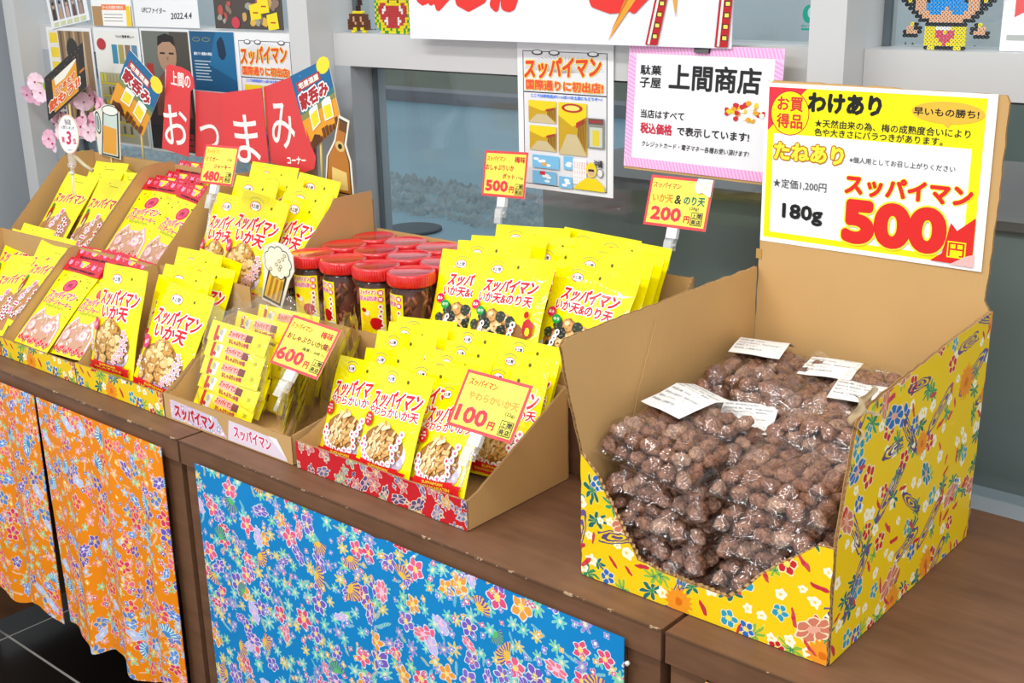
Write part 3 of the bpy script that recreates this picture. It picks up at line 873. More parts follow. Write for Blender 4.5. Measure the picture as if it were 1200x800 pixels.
def oval_logo(p, cu, cv, s=1.0):
    p.ell(cu, cv, .0095 * s, .0062 * s, gink('#d8203a'), 20); p.ell(cu, cv, .0085 * s, .0053 * s, gink(WHT), 20)
    p.text('上間', cu + .0008 * s, cv, .010 * s, .0048 * s, gink('#33283a'), .0002)
    p.ell(cu - .0058 * s, cv - .0002, .0013 * s, .0022 * s, gink('#d8203a'), 8)
    for k in range(9):
        a = .75 + (PI - 1.5) * k / 8
        p.rect(cu + .0145 * s * math.cos(a) - .0010, cv + .0105 * s * math.sin(a) - .0006, cu + .0145 * s * math.cos(a) + .0010, cv + .0105 * s * math.sin(a) + .0008, gink('#8c8a70'))
def hole(p, cu, cv):
    p.ell(cu, cv, .0026, .0030, gink('#8f8a20'), 10); p.ell(cu + .0004, cv - .0004, .0018, .0022, gink('#5f5a18'), 10)
def squid_heap(p, cu, cv, ru, rv, rng, n, cols, sticks=True, peak=.9):
    p.blob(cu, cv - rv * .15, ru * .98, rv * .80, gink(cols[0]), rng, 18, .10)
    for k in range(n):
        q = rng.random(); v = -1 + 1.8 * q
        wid = (1 - max(0, v + .1) * peak) if v > -.1 else 1
        u = rng.uniform(-1, 1) * wid * .80
        c = gink(cols[1 + k % (len(cols) - 1)])
        if sticks:
            a = rng.uniform(-.4, 2.2); L = ru * rng.uniform(.25, .45); W = ru * rng.uniform(.06, .11)
            uu, vv = cu + u * ru * .85, cv + v * rv * .78
            s_, c_ = math.sin(a), math.cos(a)
            pts = []
            for t in (-1, -.4, .3, 1):
                pts.append((uu + t * L * .5 * c_ - W * .6 * s_, vv + t * L * .5 * s_ + W * .6 * c_ + .1 * L * math.sin(t * 2)))
            for t in (1, .3, -.4, -1):
                pts.append((uu + t * L * .5 * c_ + W * .6 * s_, vv + t * L * .5 * s_ - W * .6 * c_ + .1 * L * math.sin(t * 2)))
            p._put([(x + .0006, y - .0007) for x, y in pts], [(0, 1, 6, 7), (1, 2, 5, 6), (2, 3, 4, 5)], gink(cols[0]))
            p._put(pts, [(0, 1, 6, 7), (1, 2, 5, 6), (2, 3, 4, 5)], c)
        else:
            uu, vv = cu + u * ru * .85, cv + v * rv * .78
            r = ru * rng.uniform(.16, .30)
            p.blob(uu + .0006, vv - .0009, r, r * .9, gink(cols[0]), rng, 9, .4)
            p.blob(uu, vv, r * .93, r * .85, c, rng, 9, .4)
            p.blob(uu - r * .15, vv + r * .2, r * .4, r * .3, gink('#f3d9a2'), rng, 7, .4)
TAN = ['#a87238', '#e6bd7c', '#f0d09a', '#d8a45c', '#f6dfb4', '#dcae6c']
def ribbon(p, w, v, txt1, txt2=None, k=0.0):
    R, D = gink('#d31c24'), gink('#8f1018')
    for s in (-1, 1):
        p.poly([(s * w * .28, v - .004), (s * w * .47, v - .004), (s * w * .43, v + .003), (s * w * .47, v + .010), (s * w * .28, v + .010)], R)
        p.poly([(s * w * .28, v - .004), (s * w * .34, v - .004), (s * w * .34, v + .001)], D)
    n = 8; pts = []
    for i in range(n + 1): u = -w * .34 + w * .68 * i / n; pts.append((u, v - .001 - .003 * math.cos(u / w * 4)))
    for i in range(n, -1, -1): u = -w * .34 + w * .68 * i / n; pts.append((u, v + .014 - .003 * math.cos(u / w * 4)))
    p.poly(pts, gink('#dc2228'))
    Y = gink('#f6d23c')
    if txt2:
        p.text(txt1, 0, v + .0072, w * .36, .0036, Y, .0003); p.text(txt2, 0, v + .0018, w * .58, .0034, Y, .0003)
    else: p.text(txt1, 0, v + .0045, w * .5, .005, Y, .0003)
def blossoms(p, pts, r, pink=True):
    for k, (u, v) in enumerate(pts):
        if pink: p.flower(u, v, r, gink('#f7a6c4'), gink('#fbe06a'), 5, gink('#ffffff'), k)
        else: p.ell(u, v, r * 1.25, r * 1.25, gink('#fdfdfd'), 9); p.flower(u, v, r * .75, gink('#e8709c' if k % 3 else '#d8203c'), None, 5, None, k)

def glint(p, rng, w, h): pass

def copy_kind(proto, name, lab, group, pose):
    o = proto if not proto.get('used') else copy_tree(proto)
    proto['used'] = 1
    x, y, z, le, ya, ro = pose
    M = Matrix.Rotation(math.radians(ya), 4, 'Z') @ Matrix.Rotation(-math.radians(le), 4, 'X') @ Matrix.Rotation(math.radians(ro), 4, 'Y')
    M.translation = Vector((x, y, z))
    o.matrix_world = M
    o['label'] = lab
    if 'used' in o and o is not proto: del o['used']
    return o

def packet(kind):
    rng = random.Random(len(kind) * 7 + ord(kind[1]))
    if kind == 'K1':
        w, h, T = .113, .155, .020
        T0 = thing('snack_packet', 'x', 'packet', group='soft squid packets in the red floral tray')
        b, fr = build_pouch('pouch', w, h, T, .024, POUCH, 1, .004); b.build('pouch', T0)
        p = Print(lambda u, v, l: fr(u, v, l), step=.008)
        oval_logo(p, -.022, .139); hole(p, .012, .140)
        p.text('スッパイマン', .001, .1115, .098, .024, gink(RED), .0010, rot=.10, shear=.25, edge=gink(WHT), ew=.0017)
        p.text('やわらかいか天', .001, .0930, .100, .0135, gink(RED), .0005, rot=.05, edge=gink(WHT), ew=.0013)
        p.ell(0, .040, .047, .030, gink('#efe6f0'), 24); p.ell(0, .030, .044, .020, gink('#cfc2da'), 20)
        squid_heap(p, 0, .052, .046, .036, rng, 58, TAN)
        p.ell(-.041, .077, .0105, .0105, gink('#d8182c'), 16)
        for k in range(3): p.text(['するめの', '旨さひろがる', '味'][k], -.041, .0815 - k * .0045, [.010, .015, .004][k], .0030, gink(WHT), .0001)
        blossoms(p, [(-.043, .040), (-.037, .032), (-.030, .026), (-.040, .048), (-.024, .022), (-.034, .040), (.026, .040), (.031, .050), (.034, .060), (.028, .031), (.020, .024), (.036, .069), (.022, .048), (.010, .022), (.000, .019), (-.012, .020)], .0042, False)
        ribbon(p, w, .008, 'SUPPAIMAN', 'YAWARAKAIKATEN')
        p.bake('printed_front', T0)
        return T0
    if kind == 'K2':
        w, h, T = .130, .190, .022
        T0 = thing('snack_packet', 'x', 'packet', group='squid tempura packets')
        b, fr = build_pouch('pouch', w, h, T, .034, POUCH, 2, .006); b.build('pouch', T0)
        p = Print(lambda u, v, l: fr(u, v, l), step=.009)
        oval_logo(p, -.020, .166, 1.5); hole(p, .020, .171)
        p.text('スッパイマン', .001, .134, .112, .028, gink(RED), .0012, rot=.04, shear=.2, edge=gink(WHT), ew=.002)
        p.text('いか天', -.002, .108, .080, .023, gink(RED), .0012, rot=.03, edge=gink(WHT), ew=.002)
        p.ell(.002, .040, .052, .028, gink('#e9e2f2'), 22); p.ell(.002, .030, .046, .018, gink('#c2b4d6'), 18)
        squid_heap(p, -.002, .062, .058, .046, rng, 44, ['#a8763a', '#dcae64', '#e8c27c', '#cf9a4c', '#f0d294'], False)
        p.ell(-.050, .083, .009, .0125, gink('#e0306c'), 14, .3); p.text('旨さ', -.050, .083, .009, .007, gink(WHT), .0002, rot=.6)
        blossoms(p, [(.040, .078), (.046, .069), (.038, .063), (.046, .057), (.036, .050), (.042, .043), (.030, .041), (.034, .033), (.024, .034), (-.052, .052), (-.054, .042), (.020, .026)], .0062)
        ribbon(p, w, .008, 'SUPPAIMAN', 'IKATEN')
        p.bake('printed_front', T0)
        return T0
    if kind == 'K3':
        w, h, T = .152, .165, .024
        T0 = thing('snack_packet', 'x', 'packet', group='squid and seaweed tempura packets')
        b, fr = build_pouch('pouch', w, h, T, .026, POUCH, 3, .004); b.build('pouch', T0)
        p = Print(lambda u, v, l: fr(u, v, l), step=.009)
        oval_logo(p, -.034, .144, 1.15); hole(p, .006, .150)
        p.text('スッパイマン', .004, .119, .106, .020, gink(RED), .0011, rot=.03, shear=.2, edge=gink(WHT), ew=.0019)
        p.text('いか天&のり天', .000, .099, .108, .015, gink(RED), .0007, rot=.0, edge=gink(WHT), ew=.0016)
        p.ell(0, .032, .064, .030, gink('#e6e0ee'), 24); p.ell(0, .020, .056, .018, gink('#8fa0b8'), 20)
        squid_heap(p, 0, .050, .063, .036, rng, 30, ['#9a6a34', '#e2b878', '#f0cf98', '#d09c5c'], False, .7)
        for k, (u, v) in enumerate([(-.050, .056), (-.022, .058), (.004, .072), (.012, .052), (-.034, .070), (-.006, .040), (.026, .066), (-.040, .036)]):
            p.blob(u, v, .0120, .0105, gink('#23261c' if k % 2 else '#343a2c'), rng, 8, .35)
            for q in range(4): p.blob(u + rng.uniform(-.006, .006), v + rng.uniform(-.005, .005), .0028, .0016, gink('#6f7460'), rng, 6, .4)
        p.ell(-.055, .086, .0095, .0075, gink('#dc1c60'), 14); p.ell(-.040, .077, .0095, .0070, gink('#18a048'), 14)
        p.text('旨み', -.055, .086, .012, .005, gink(WHT), .0002); p.text('のり', -.040, .077, .012, .0045, gink(WHT), .0002)
        for cu, v0, n, s_ in ((-.030, .058, 6, -.0028), (.034, .062, 7, -.0022), (.050, .034, 4, .001)):
            for k in range(n):
                u, v = cu + k * s_, v0 - k * .0082
                p.ell(u, v, .0054, .0052, gink(WHT), 10); p.flower(u, v, .0030, gink('#c8183a' if k % 2 else '#2a1c20'), None, 5, None, k)
        # red dried plum fruit
        p.blob(.060, .060, .011, .016, gink('#c0141c'), rng, 12, .25); p.blob(.060, .055, .0045, .007, gink(YEL), rng, 8, .2); p.blob(.054, .080, .005, .006, gink('#c0141c'), rng, 8, .2)
        p.bake('printed_front', T0)
        return T0
    if kind == 'K4':
        w, h, T = .115, .190, .016
        T0 = thing('snack_packet', 'x', 'packet', group='plum squid packets')
        b, fr = build_pouch('pouch', w, h, T, .040, POUCH, 4, .004); b.build('pouch', T0)
        p = Print(lambda u, v, l: fr(u, v, l), step=.009)
        p.rect(-.020, .172, .014, .1735, gink('#a8a020')); p.rect(-.024, .178, -.020, .1795, gink('#4a4818'))
        p.text('スッパイマン', .001, .130, .102, .025, gink('#cf2038'), .0010, rot=.10, shear=.2, edge=gink('#fff6c0'), ew=.0010)
        p.poly([(-.050, .012), (.050, .012), (.050, .080), (.020, .098), (-.050, .060)], gink('#b98252'))
        for k in range(34):
            u = rng.uniform(-.044, .040); v = rng.uniform(.018, .076); L = rng.uniform(.016, .034); a = rng.uniform(.7, 1.5)
            p.line(u, v, u + L * math.cos(a) * .5, min(v + L * math.sin(a) * .6, .094), .0022, gink(rng.choice(['#d8a878', '#e6c09a', '#a06438', '#caa080', '#efd2b4'])))
        for k, ch in enumerate('梅いか一番'):
            p.text(ch, .008 - .0055 * k, .096 - .0168 * k, .0128, .0132 if ch != '一' else .003, gink('#e04a86'), .0004, edge=gink(WHT), ew=.0018)
        p.blob(-.034, .088, .009, .024, gink('#b01c1c'), rng, 10, .35); p.blob(-.030, .076, .005, .014, gink('#e8e0d0'), rng, 8, .4); p.blob(-.036, .104, .006, .008, gink('#2a8a3a'), rng, 8, .3)
        for (u, v) in ((.030, .080), (.038, .070), (.028, .060), (.040, .054), (.030, .046), (.020, .040), (.038, .038), (.028, .030), (.014, .028), (.002, .022), (-.040, .030), (-.046, .040), (-.036, .020)):
            p.flower(u, v, .0062, gink('#ffffff'), None, 5, gink('#e8dce4'), u * 99); p.ell(u, v, .0034, .0034, gink('#c01830'), 7)
        p.bake('printed_front', T0)
        return T0
    if kind == 'K5':
        w, h, T = .122, .195, .014
        T0 = thing('jerky_packet', 'x', 'packet', group='red-headed jerky packets')
        b, fr = build_pouch('pouch', w, h, T, .036, POUCH, 5, .004)
        b.build('pouch', T0)
        hd = MB()
        def hf(u, v, s): return (u * 1.012, -.0022 * s + .004 * (v / h) ** 2, v)
        hd.grid(lambda u, v: hf((u - .5) * w, .168 + v * .030, 1), 6, 2, POUCH_RED); hd.grid(lambda u, v: hf((u - .5) * w, .168 + v * .030, -1), 6, 2, POUCH_RED, flip=True)
        for s in (0, 1):
            hd.add([hf((s - .5) * w, .168, 1), hf((s - .5) * w, .168, -1), hf((s - .5) * w, .198, -1), hf((s - .5) * w, .198, 1)], [(0, 1, 2, 3)], POUCH_RED)
        hd.add([hf(-w / 2, .198, 1), hf(w / 2, .198, 1), hf(w / 2, .198, -1), hf(-w / 2, .198, -1)], [(0, 1, 2, 3)], POUCH_RED)
        ho = hd.build('header_card', T0); tag(ho, 'red folded header with pink animal heads')
        p = Print(lambda u, v, l: hf(u, v, 1 + l / .0022))
        PK = gink('#f79ac0')
        for k in range(6):
            u = -.050 + k * .020; v = .186 + .001 * (k % 2)
            if k % 2 == 0:
                p.ell(u, v, .0056, .0050, PK, 12); p.poly([(u - .0056, v + .002), (u - .005, v + .0075), (u - .001, v + .0045)], PK); p.poly([(u + .0056, v + .002), (u + .005, v + .0075), (u + .001, v + .0045)], PK)
            else:
                p.poly([(u, v - .005), (u + .006, v + .0015), (u + .003, v + .0048), (u, v + .002), (u - .003, v + .0048), (u - .006, v + .0015)], PK)
                p.poly([(u, v - .0034), (u + .0042, v + .0012), (u + .0025, v + .0033), (u, v + .0008), (u - .0025, v + .0033), (u - .0042, v + .0012)], gink('#cf1430'))
        p.text('UCHINA MIMIGA JERKY', 0, .1735, .090, .0052, gink('#3a0c14'), .0003)
        p.bake('printed_header', T0)
        p = Print(lambda u, v, l: fr(u, v, l), step=.009)
        for k in range(15):
            u = rng.uniform(-.05, .05) if k < 9 else rng.choice([-.050, .050]); v = rng.uniform(.150, .162) if k < 9 else rng.uniform(.07, .15)
            p.blob(u, v, .0030, .0020, gink(rng.choice(['#2c7a30', '#f08a28', '#1c1c1c', '#3aa04a', '#d8a018', '#e04a4a'])), rng, 6, .3)
        p.ell(0, .138, .0185, .0145, gink('#c81c48'), 22, .3); p.ell(0, .138, .0155, .0118, gink('#e84a70'), 22, .3); p.text('肉', 0, .138, .012, .010, gink('#8c1030'), .0004, rot=.2)
        p.text('スッパイマン', .000, .114, .092, .018, gink('#e0305c'), .0007, shear=.2, rot=.05, edge=gink('#ffd8e0'), ew=.0010)
        p.text('ミミガージャーキー', .000, .097, .100, .013, gink('#e0305c'), .0005, edge=gink('#ffe8a0'), ew=.0008)
        p.poly([(-.030 + k * .006, .084 + (.004 if k % 2 else 0)) for k in range(11)] + [(.030, .090), (-.030, .090)], gink('#b8c024'))
        # clear lower window with outlined shapes over the strips of meat
        pts = [(-.052, .010), (.052, .010), (.052, .050), (.040, .066), (.030, .078), (.020, .066), (-.010, .066), (-.022, .080), (-.034, .066), (-.050, .052)]
        p.poly([(u * 1.05, v * 1.03) for u, v in pts], gink('#f2a8b8')); p.poly([(u * 1.01, v) for u, v in pts], gink('#fbe9e4')); p.poly([(u * .96, v * .97) for u, v in pts], gink('#c99a7c'))
        for k in range(26):
            u = rng.uniform(-.044, .044); v = rng.uniform(.014, .056); L = rng.uniform(.012, .026); a = rng.uniform(.2, 2.4)
            p.line(u, v, u + L * math.cos(a) * .5, v + L * math.sin(a) * .5, .0035, gink(rng.choice(['#e8cdb8', '#f0e0d4', '#b07850', '#dcb498'])))
        for (u, v) in ((-.030, .040), (.028, .044)):
            p.ell(u, v, .013, .012, gink('#f0a0b8'), 14); p.ell(u, v, .0105, .0095, gink('#e8d0c4'), 14); p.ell(u - .002, v, .004, .003, gink('#f0a0b8'), 8)
        for k in range(16): p.flower(-.050 + k * .0066, .012 + .004 * math.sin(k * 1.7), .0052, gink('#d8202c'), None, 5, gink('#f8d0c8'), k)
        p.bake('printed_front', T0)
        return T0

PR = {k: packet(k) for k in ('K1', 'K2', 'K3', 'K4', 'K5')}
def lean_z(v, z): return v
POSES = {
 'K1f': ('K1', 'soft squid packet in the red floral tray', 'soft squid packets in the red floral tray', 'snack_packet',
  [(-1.253,1.062,.008,22,-2,-3),(-1.163,1.052,.014,22,-2,-1),(-1.063,1.058,.014,28,-6,-8),(-1.118,1.090,.018,19,7,-3),(-1.031,1.148,.016,18,7,0),(-1.112,1.108,.019,19,0,-2),(-1.226,1.115,.012,19,4,-5),(-1.036,1.175,.031,18,6,1),(-1.122,1.136,.022,19,4,-1),(-1.042,1.195,.042,19,0,0),(-1.123,1.168,.028,19,0,-3),(-1.245,1.158,.024,19,7,-3),(-1.140,1.200,.038,19,1,-2),(-1.248,1.185,.030,18,7,-2),(-1.249,1.208,.034,18,7,-3)]),
 'K3b': ('K3', 'squid and seaweed packet right of the jars', 'squid and seaweed tempura packets', 'snack_packet',
  [(-1.141,1.275,.126,23,-2,-4),(-1.2225,1.286,.120,23,2,-3),(-1.026,1.302,.124,24,-2,2),(-1.2225,1.338,.125,18,-1,-6),(-1.020,1.343,.132,18,-1,1),(-1.130,1.374,.123,19,-4,-1),(-1.2225,1.372,.126,18,1,-5),(-1.026,1.380,.132,18,-2,1),(-1.155,1.414,.127,18,-1,-4),(-1.2225,1.428,.133,18,0,-4),(-1.037,1.416,.137,18,-2,1),(-1.108,1.440,.135,18,-2,1)]),
 'K2f': ('K2', 'squid tempura packet in the front row tray', 'squid tempura packets in the front row', 'snack_packet',
  [(-1.843,1.053,.026,16,1,-1),(-1.716,1.056,.013,23,7,7),(-1.745,1.084,.015,22,7,1),(-1.772,1.114,.024,22,7,2),(-1.760,1.146,.028,21,7,4),(-1.812,1.172,.038,20,2,0),(-1.800,1.193,.030,20,0,5)]),
 'K2b': ('K2', 'squid tempura packet in tray left of jars', 'squid tempura packets in the back row', 'snack_packet',
  [(-1.785,1.290,.126,20,4,8),(-1.902,1.310,.111,24,-2,1),(-1.713,1.318,.124,21,-2,6),(-1.735,1.360,.132,21,1,3),(-1.885,1.362,.136,21,1,1),(-1.765,1.410,.144,20,-3,3),(-1.898,1.425,.151,19,6,2),(-1.850,1.392,.140,20,2,3)]),
 'K5f': ('K5', 'red-headed jerky packet in the front row tray', 'red-headed jerky packets in the front row', 'jerky_packet',
  [(-2.119,1.052,.024,45,1,1),(-2.006,1.060,.024,44,-3,-4),(-2.112,1.096,.027,38,1,-1),(-1.996,1.100,.024,36,3,4)]),
 'K5b': ('K5', 'red-headed jerky packet in the back row tray', 'red-headed jerky packets in the back row', 'jerky_packet',
  [(-2.173,1.290,.138,43,2,0),(-2.066,1.284,.126,39,-2,6),(-2.172,1.332,.120,33,1,0),(-2.068,1.322,.117,33,0,1),(-2.172,1.360,.125,33,0,0),(-2.170,1.400,.138,30,1,0)]),
 'K4f': ('K4', 'plum squid packet in the front row tray', 'plum squid packets in the front row', 'snack_packet',
  [(-2.306,1.054,.014,46,6,-5),(-2.252,1.080,.036,44,0,2),(-2.425,1.130,.017,34,5,2),(-2.430,1.160,.022,33,5,3),(-2.268,1.112,.032,35,3,2)]),
 'K4b': ('K4', 'plum squid packet in the back left tray', 'plum squid packets in the back row', 'snack_packet',
  [(-2.478,1.290,.116,37,5,5),(-2.345,1.298,.116,36,5,4),(-2.412,1.335,.116,30,6,2),(-2.318,1.345,.119,31,3,0),(-2.485,1.410,.131,30,5,-1),(-2.362,1.402,.126,31,4,-1),(-2.438,1.370,.127,31,5,-1)]),
}
ORD = ['front', 'second', 'third', 'fourth', 'fifth', 'sixth', 'seventh', 'eighth']
for key, (kind, base, grp, nm, poses) in POSES.items():
    xs = sorted(p_[0] for p_ in poses); lo, hi = xs[0], xs[-1]
    cols = {}
    for i, p_ in enumerate(poses):
        ncol = 3 if key in ('K1f', 'K3b', 'K2b') else 2
        c_ = min(ncol - 1, int((p_[0] - lo) / (hi - lo + 1e-6) * ncol))
        cols.setdefault(c_, []).append((p_[1], i))
    names = {2: ['left', 'right'], 3: ['left', 'middle', 'right']}[ncol]
    lab = {}
    for c_, lst in cols.items():
        for r_, (y_, i) in enumerate(sorted(lst)):
            lab[i] = base + ', ' + (f'front one at the {names[c_]}' if r_ == 0 else f'{ORD[r_]} from the front at the {names[c_]}')
    for i, p_ in enumerate(poses):
        o = copy_kind(PR[kind], nm, lab[i], grp, p_)
        o['group'] = grp; o['category'] = 'packet'
for k in PR.values():
    if 'used' in k: del k['used']

# ------------------------------------------------------------------ clear bags of small sachets
def sachet_bag():
    w, h = .175, .175
    T0 = thing('sachet_bag', 'x', 'bag', group='clear bags of sachets')
    rng = random.Random(5)
    # one sachet, then copies
    sm = MB(); sw, sh = .156, .034
    sm.grid(lambda u, v: ((u - .5) * sw, -.0035 * math.sin(PI * v) ** .6 * math.sin(PI * min(1, max(0, u * 1.1 - .05))) ** .5 - .0003, v * sh), 10, 5, POUCH)
    sm.grid(lambda u, v: ((u - .5) * sw, .0030 * math.sin(PI * v) ** .6 * math.sin(PI * min(1, max(0, u * 1.1 - .05))) ** .5 + .0003, v * sh), 10, 5, POUCH, flip=True)
    sme = sm.mesh('sachet')
    def smap(u, v, l):
        a = (u / sw + .5); a = min(1, max(0, a)); q = min(1, max(0, v / sh))
        return (u, -.0035 * math.sin(PI * q) ** .6 * math.sin(PI * min(1, max(0, a * 1.1 - .05))) ** .5 - .0003 - l, v)
    p = Print(smap, step=.010)
    p.rect(-.060, .002, -.052, .028, gink('#c82030'))
    p.poly([(-.050, .003), (-.040, .026), (-.030, .024), (-.034, .003)], gink('#e8e8e4')); p.blob(-.042, .018, .007, .007, gink('#b8b4ac'), rng, 8, .4); p.blob(-.048, .008, .006, .005, gink('#c02028'), rng, 8, .4)
    p.poly([(-.022, .0135), (-.020, .027), (.026, .027), (.028, .0135)], gink('#f4b8a8'))
    p.text('スッパイマン', .002, .0205, .046, .0085, gink('#d81c30'), .0007, shear=.2)
    p.text('おしゃぶりいか梅', .010, .0085, .052, .0075, gink('#c02040'), .0005)
    p.rect(.024, .014, .040, .026, gink('#7a2c28')); p.text('20', .060, .015, .008, .006, gink('#a09a10'), .0001)
    pme = p.bake('printed_front'); pm = pme.data; bpy.data.objects.remove(pme)
    for k in range(9):
        s_ = link('sachet', sme, T0, (rng.uniform(-.003, .003), .016 * (k % 2) - .010 + .001 * k, .006 + k * .0138), (math.radians(-12), math.radians(rng.uniform(-3, 3)), 0))
        link('printed_front', pm, s_)
    # film around them
    ph = [rng.uniform(0, 6) for _ in range(6)]
    def thick(u, v):
        a = abs(2 * u - 1); e = (1 - a ** 3) ** .6
        g = math.sin(PI * min(1, v * 1.02)) ** .4 if v < .92 else .35 * (1 - (v - .92) / .08)
        return .0005 + .030 * e * max(0, g) * (1 - .55 * v) + .0028 * e * math.sin(u * 23 + ph[0] + 5 * v) * math.sin(v * 17 + ph[1])
    b = MB()
    b.grid(lambda u, v: ((u - .5) * w, -thick(u, v), v * h + (.007 * math.sin(u * 14 + ph[2]) if v > .8 else 0) * (v - .8) * 5), 30, 30, CRINKLE)
    b.grid(lambda u, v: ((u - .5) * w, .004 + thick(u, v), v * h + (.007 * math.sin(u * 14 + ph[2]) if v > .8 else 0) * (v - .8) * 5), 30, 30, CRINKLE, flip=True)
    b.build('clear_film', T0)
    return T0
SB = sachet_bag()
sb = [((-1.548, 1.074, .006, 16, -2, 1), 'clear bag of yellow sachets, front left in the plain tray under the 600 yen card'),
      ((-1.424, 1.113, .006, 8, -48, 3), 'clear bag of sachets turned edge-on, just right of the front left bag'),
      ((-1.384, 1.166, .006, 8, -50, -2), 'crumpled clear bag of sachets turned edge-on below the 600 yen card'),
      ((-1.548, 1.140, .006, 10, -3, 0), 'clear bag of yellow sachets standing behind the front left bag'),
      ((-1.548, 1.196, .006, 8, 0, 0), 'clear bag of yellow sachets at the back left corner of the plain tray')]
for pz, lb in sb: copy_kind(SB, 'sachet_bag', lb, '', pz)
if 'used' in SB: del SB['used']

# ------------------------------------------------------------------ jars
LID = simple('red_lid_plastic', '#dd1a20', .16, .6, coat=.8)
SQ = simple('dark_squid_strips', '#3c1a10', .4, .5, vary=.4, bscale=60)
def jar_plastic():
    mt = film_mat('jar_plastic', tint=(.90, .80, .74), rough=.05, facing=.01, scale=8, strength=.05, milk=.01)
    return mt
JP = jar_plastic()
def jar():
    T0 = thing('snack_jar', 'x', 'jar', group='red-lidded jars of squid strips')
    R, H = .0355, .112
    b = MB(); b.lathe([(R * .90, 0), (R, .004), (R, .098), (R * .97, .104), (R * .90, H)], JP, 36); b.build('jar_body', T0)
    b = MB()
    prof = [(R + .0022, .1095), (R + .0035, .111), (R + .0035, .128), (R + .002, .1300), (R - .001, .1302), (R - .0022, .1294), (.002, .1294)]
    b.lathe(prof, LID, 48)
    for k in range(60):
        a = 2 * PI * k / 60; r0 = R + .0034; r1 = R + .0042
        c, s_, q, t_ = math.cos(a - .02), math.sin(a - .02), math.cos(a + .02), math.sin(a + .02)
        b.add([(r0 * c, r0 * s_, .1125), (r1 * math.cos(a), r1 * math.sin(a), .1125), (r0 * q, r0 * t_, .1125), (r0 * c, r0 * s_, .127), (r1 * math.cos(a), r1 * math.sin(a), .127), (r0 * q, r0 * t_, .127)], [(0, 1, 4, 3), (1, 2, 5, 4)], LID)
    b.build('lid', T0)
    b = MB(); rng = random.Random(4)
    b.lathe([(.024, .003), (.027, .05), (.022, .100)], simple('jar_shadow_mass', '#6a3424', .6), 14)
    for k in range(110):
        a = rng.uniform(0, 6.28); r = rng.uniform(.022, .0325); z = rng.uniform(.006, .085); L = rng.uniform(.012, .030)
        a2 = a + rng.uniform(-.5, .5); z2 = min(.103, z + L * rng.uniform(.3, 1))
        b.tube([(r * math.cos(a), r * math.sin(a), z), (r * .99 * math.cos((a + a2) / 2), r * .99 * math.sin((a + a2) / 2), (z + z2) / 2), (r * math.cos(a2), r * math.sin(a2), z2)], rng.uniform(.0014, .0030), simple(['squid_a', 'squid_b', 'squid_c'][k % 3], ['#98503a', '#74382a', '#b46a50'][k % 3], .35), 5)
    o = b.build('squid_strips', T0); tag(o, 'dark brown squid strips packed inside', kind='stuff')
    # wrapped label
    a0 = PI * 1.5; RL = R + .0004
    lm = lambda u, v, l: ((RL + l) * math.cos(a0 + u / RL), (RL + l) * math.sin(a0 + u / RL), v)
    p = Print(lm, step=.004)
    p.rect(-.0225, .012, .0225, .098, gink('#fbe81c'))
    p.text('スッパイマン', -.006, .092, .030, .008, gink('#d81c50'), .0004, shear=.2, edge=gink(WHT), ew=.0006)
    p.text('おしゃぶりいか', -.006, .082, .030, .008, gink('#e84a90'), .0004, edge=gink('#fbe0ec'), ew=.0008)
    for k, ch in enumerate('梅味'):
        p.ell(.015, .091 - .011 * k, .005, .005, gink('#e0306c'), 10); p.text(ch, .015, .091 - .011 * k, .006, .006, gink(WHT), .0002)
    for k in range(5): p.ell(.014 + .001 * math.sin(k * 2), .068 - .008 * k, .0042, .0042, gink(WHT), 8); p.flower(.014 + .001 * math.sin(k * 2), .068 - .008 * k, .0028, gink('#c01830'), None, 5, None, k)
    p.blob(.006, .040, .011, .012, gink('#c01018'), rng, 12, .2); p.blob(-.010, .050, .009, .012, gink('#f6c81c'), rng, 9, .3); p.blob(-.009, .058, .006, .006, gink('#efe8e0'), rng, 9, .3); p.blob(-.014, .062, .006, .005, gink('#c01018'), rng, 9, .4)
    p.blob(-.010, .030, .010, .012, gink('#f0d010'), rng, 9, .3)
    p.rect(-.0225, .012, .0225, .016, gink('#c01018')); p.rect(.008, .018, .020, .030, gink('#e8e4dc'))
    p.bake('label', T0)
    return T0
JR = jar()
jx = [[(-1.574, 1.298), (-1.497, 1.301), (-1.420, 1.304), (-1.343, 1.308)], [(-1.578, 1.376), (-1.501, 1.380), (-1.424, 1.383), (-1.347, 1.386)], [(-1.582, 1.452), (-1.505, 1.455), (-1.428, 1.457), (-1.351, 1.455)]]
yaw = [[19, -22, 24, -22], [10, 40, -30, 70], [-50, 5, 88, 20]]
rown = ['front row', 'middle row', 'back row']; coln = ['first from the left', 'second from the left', 'third from the left', 'last at the right']
for r in range(3):
    for c in range(4):
        copy_kind(JR, 'snack_jar', f'red-lidded clear jar of dark squid strips, {rown[r]}, {coln[c]}', '', (jx[r][c][0], jx[r][c][1], .1045, 0, yaw[r][c] + 6, 0))
if 'used' in JR: del JR['used']

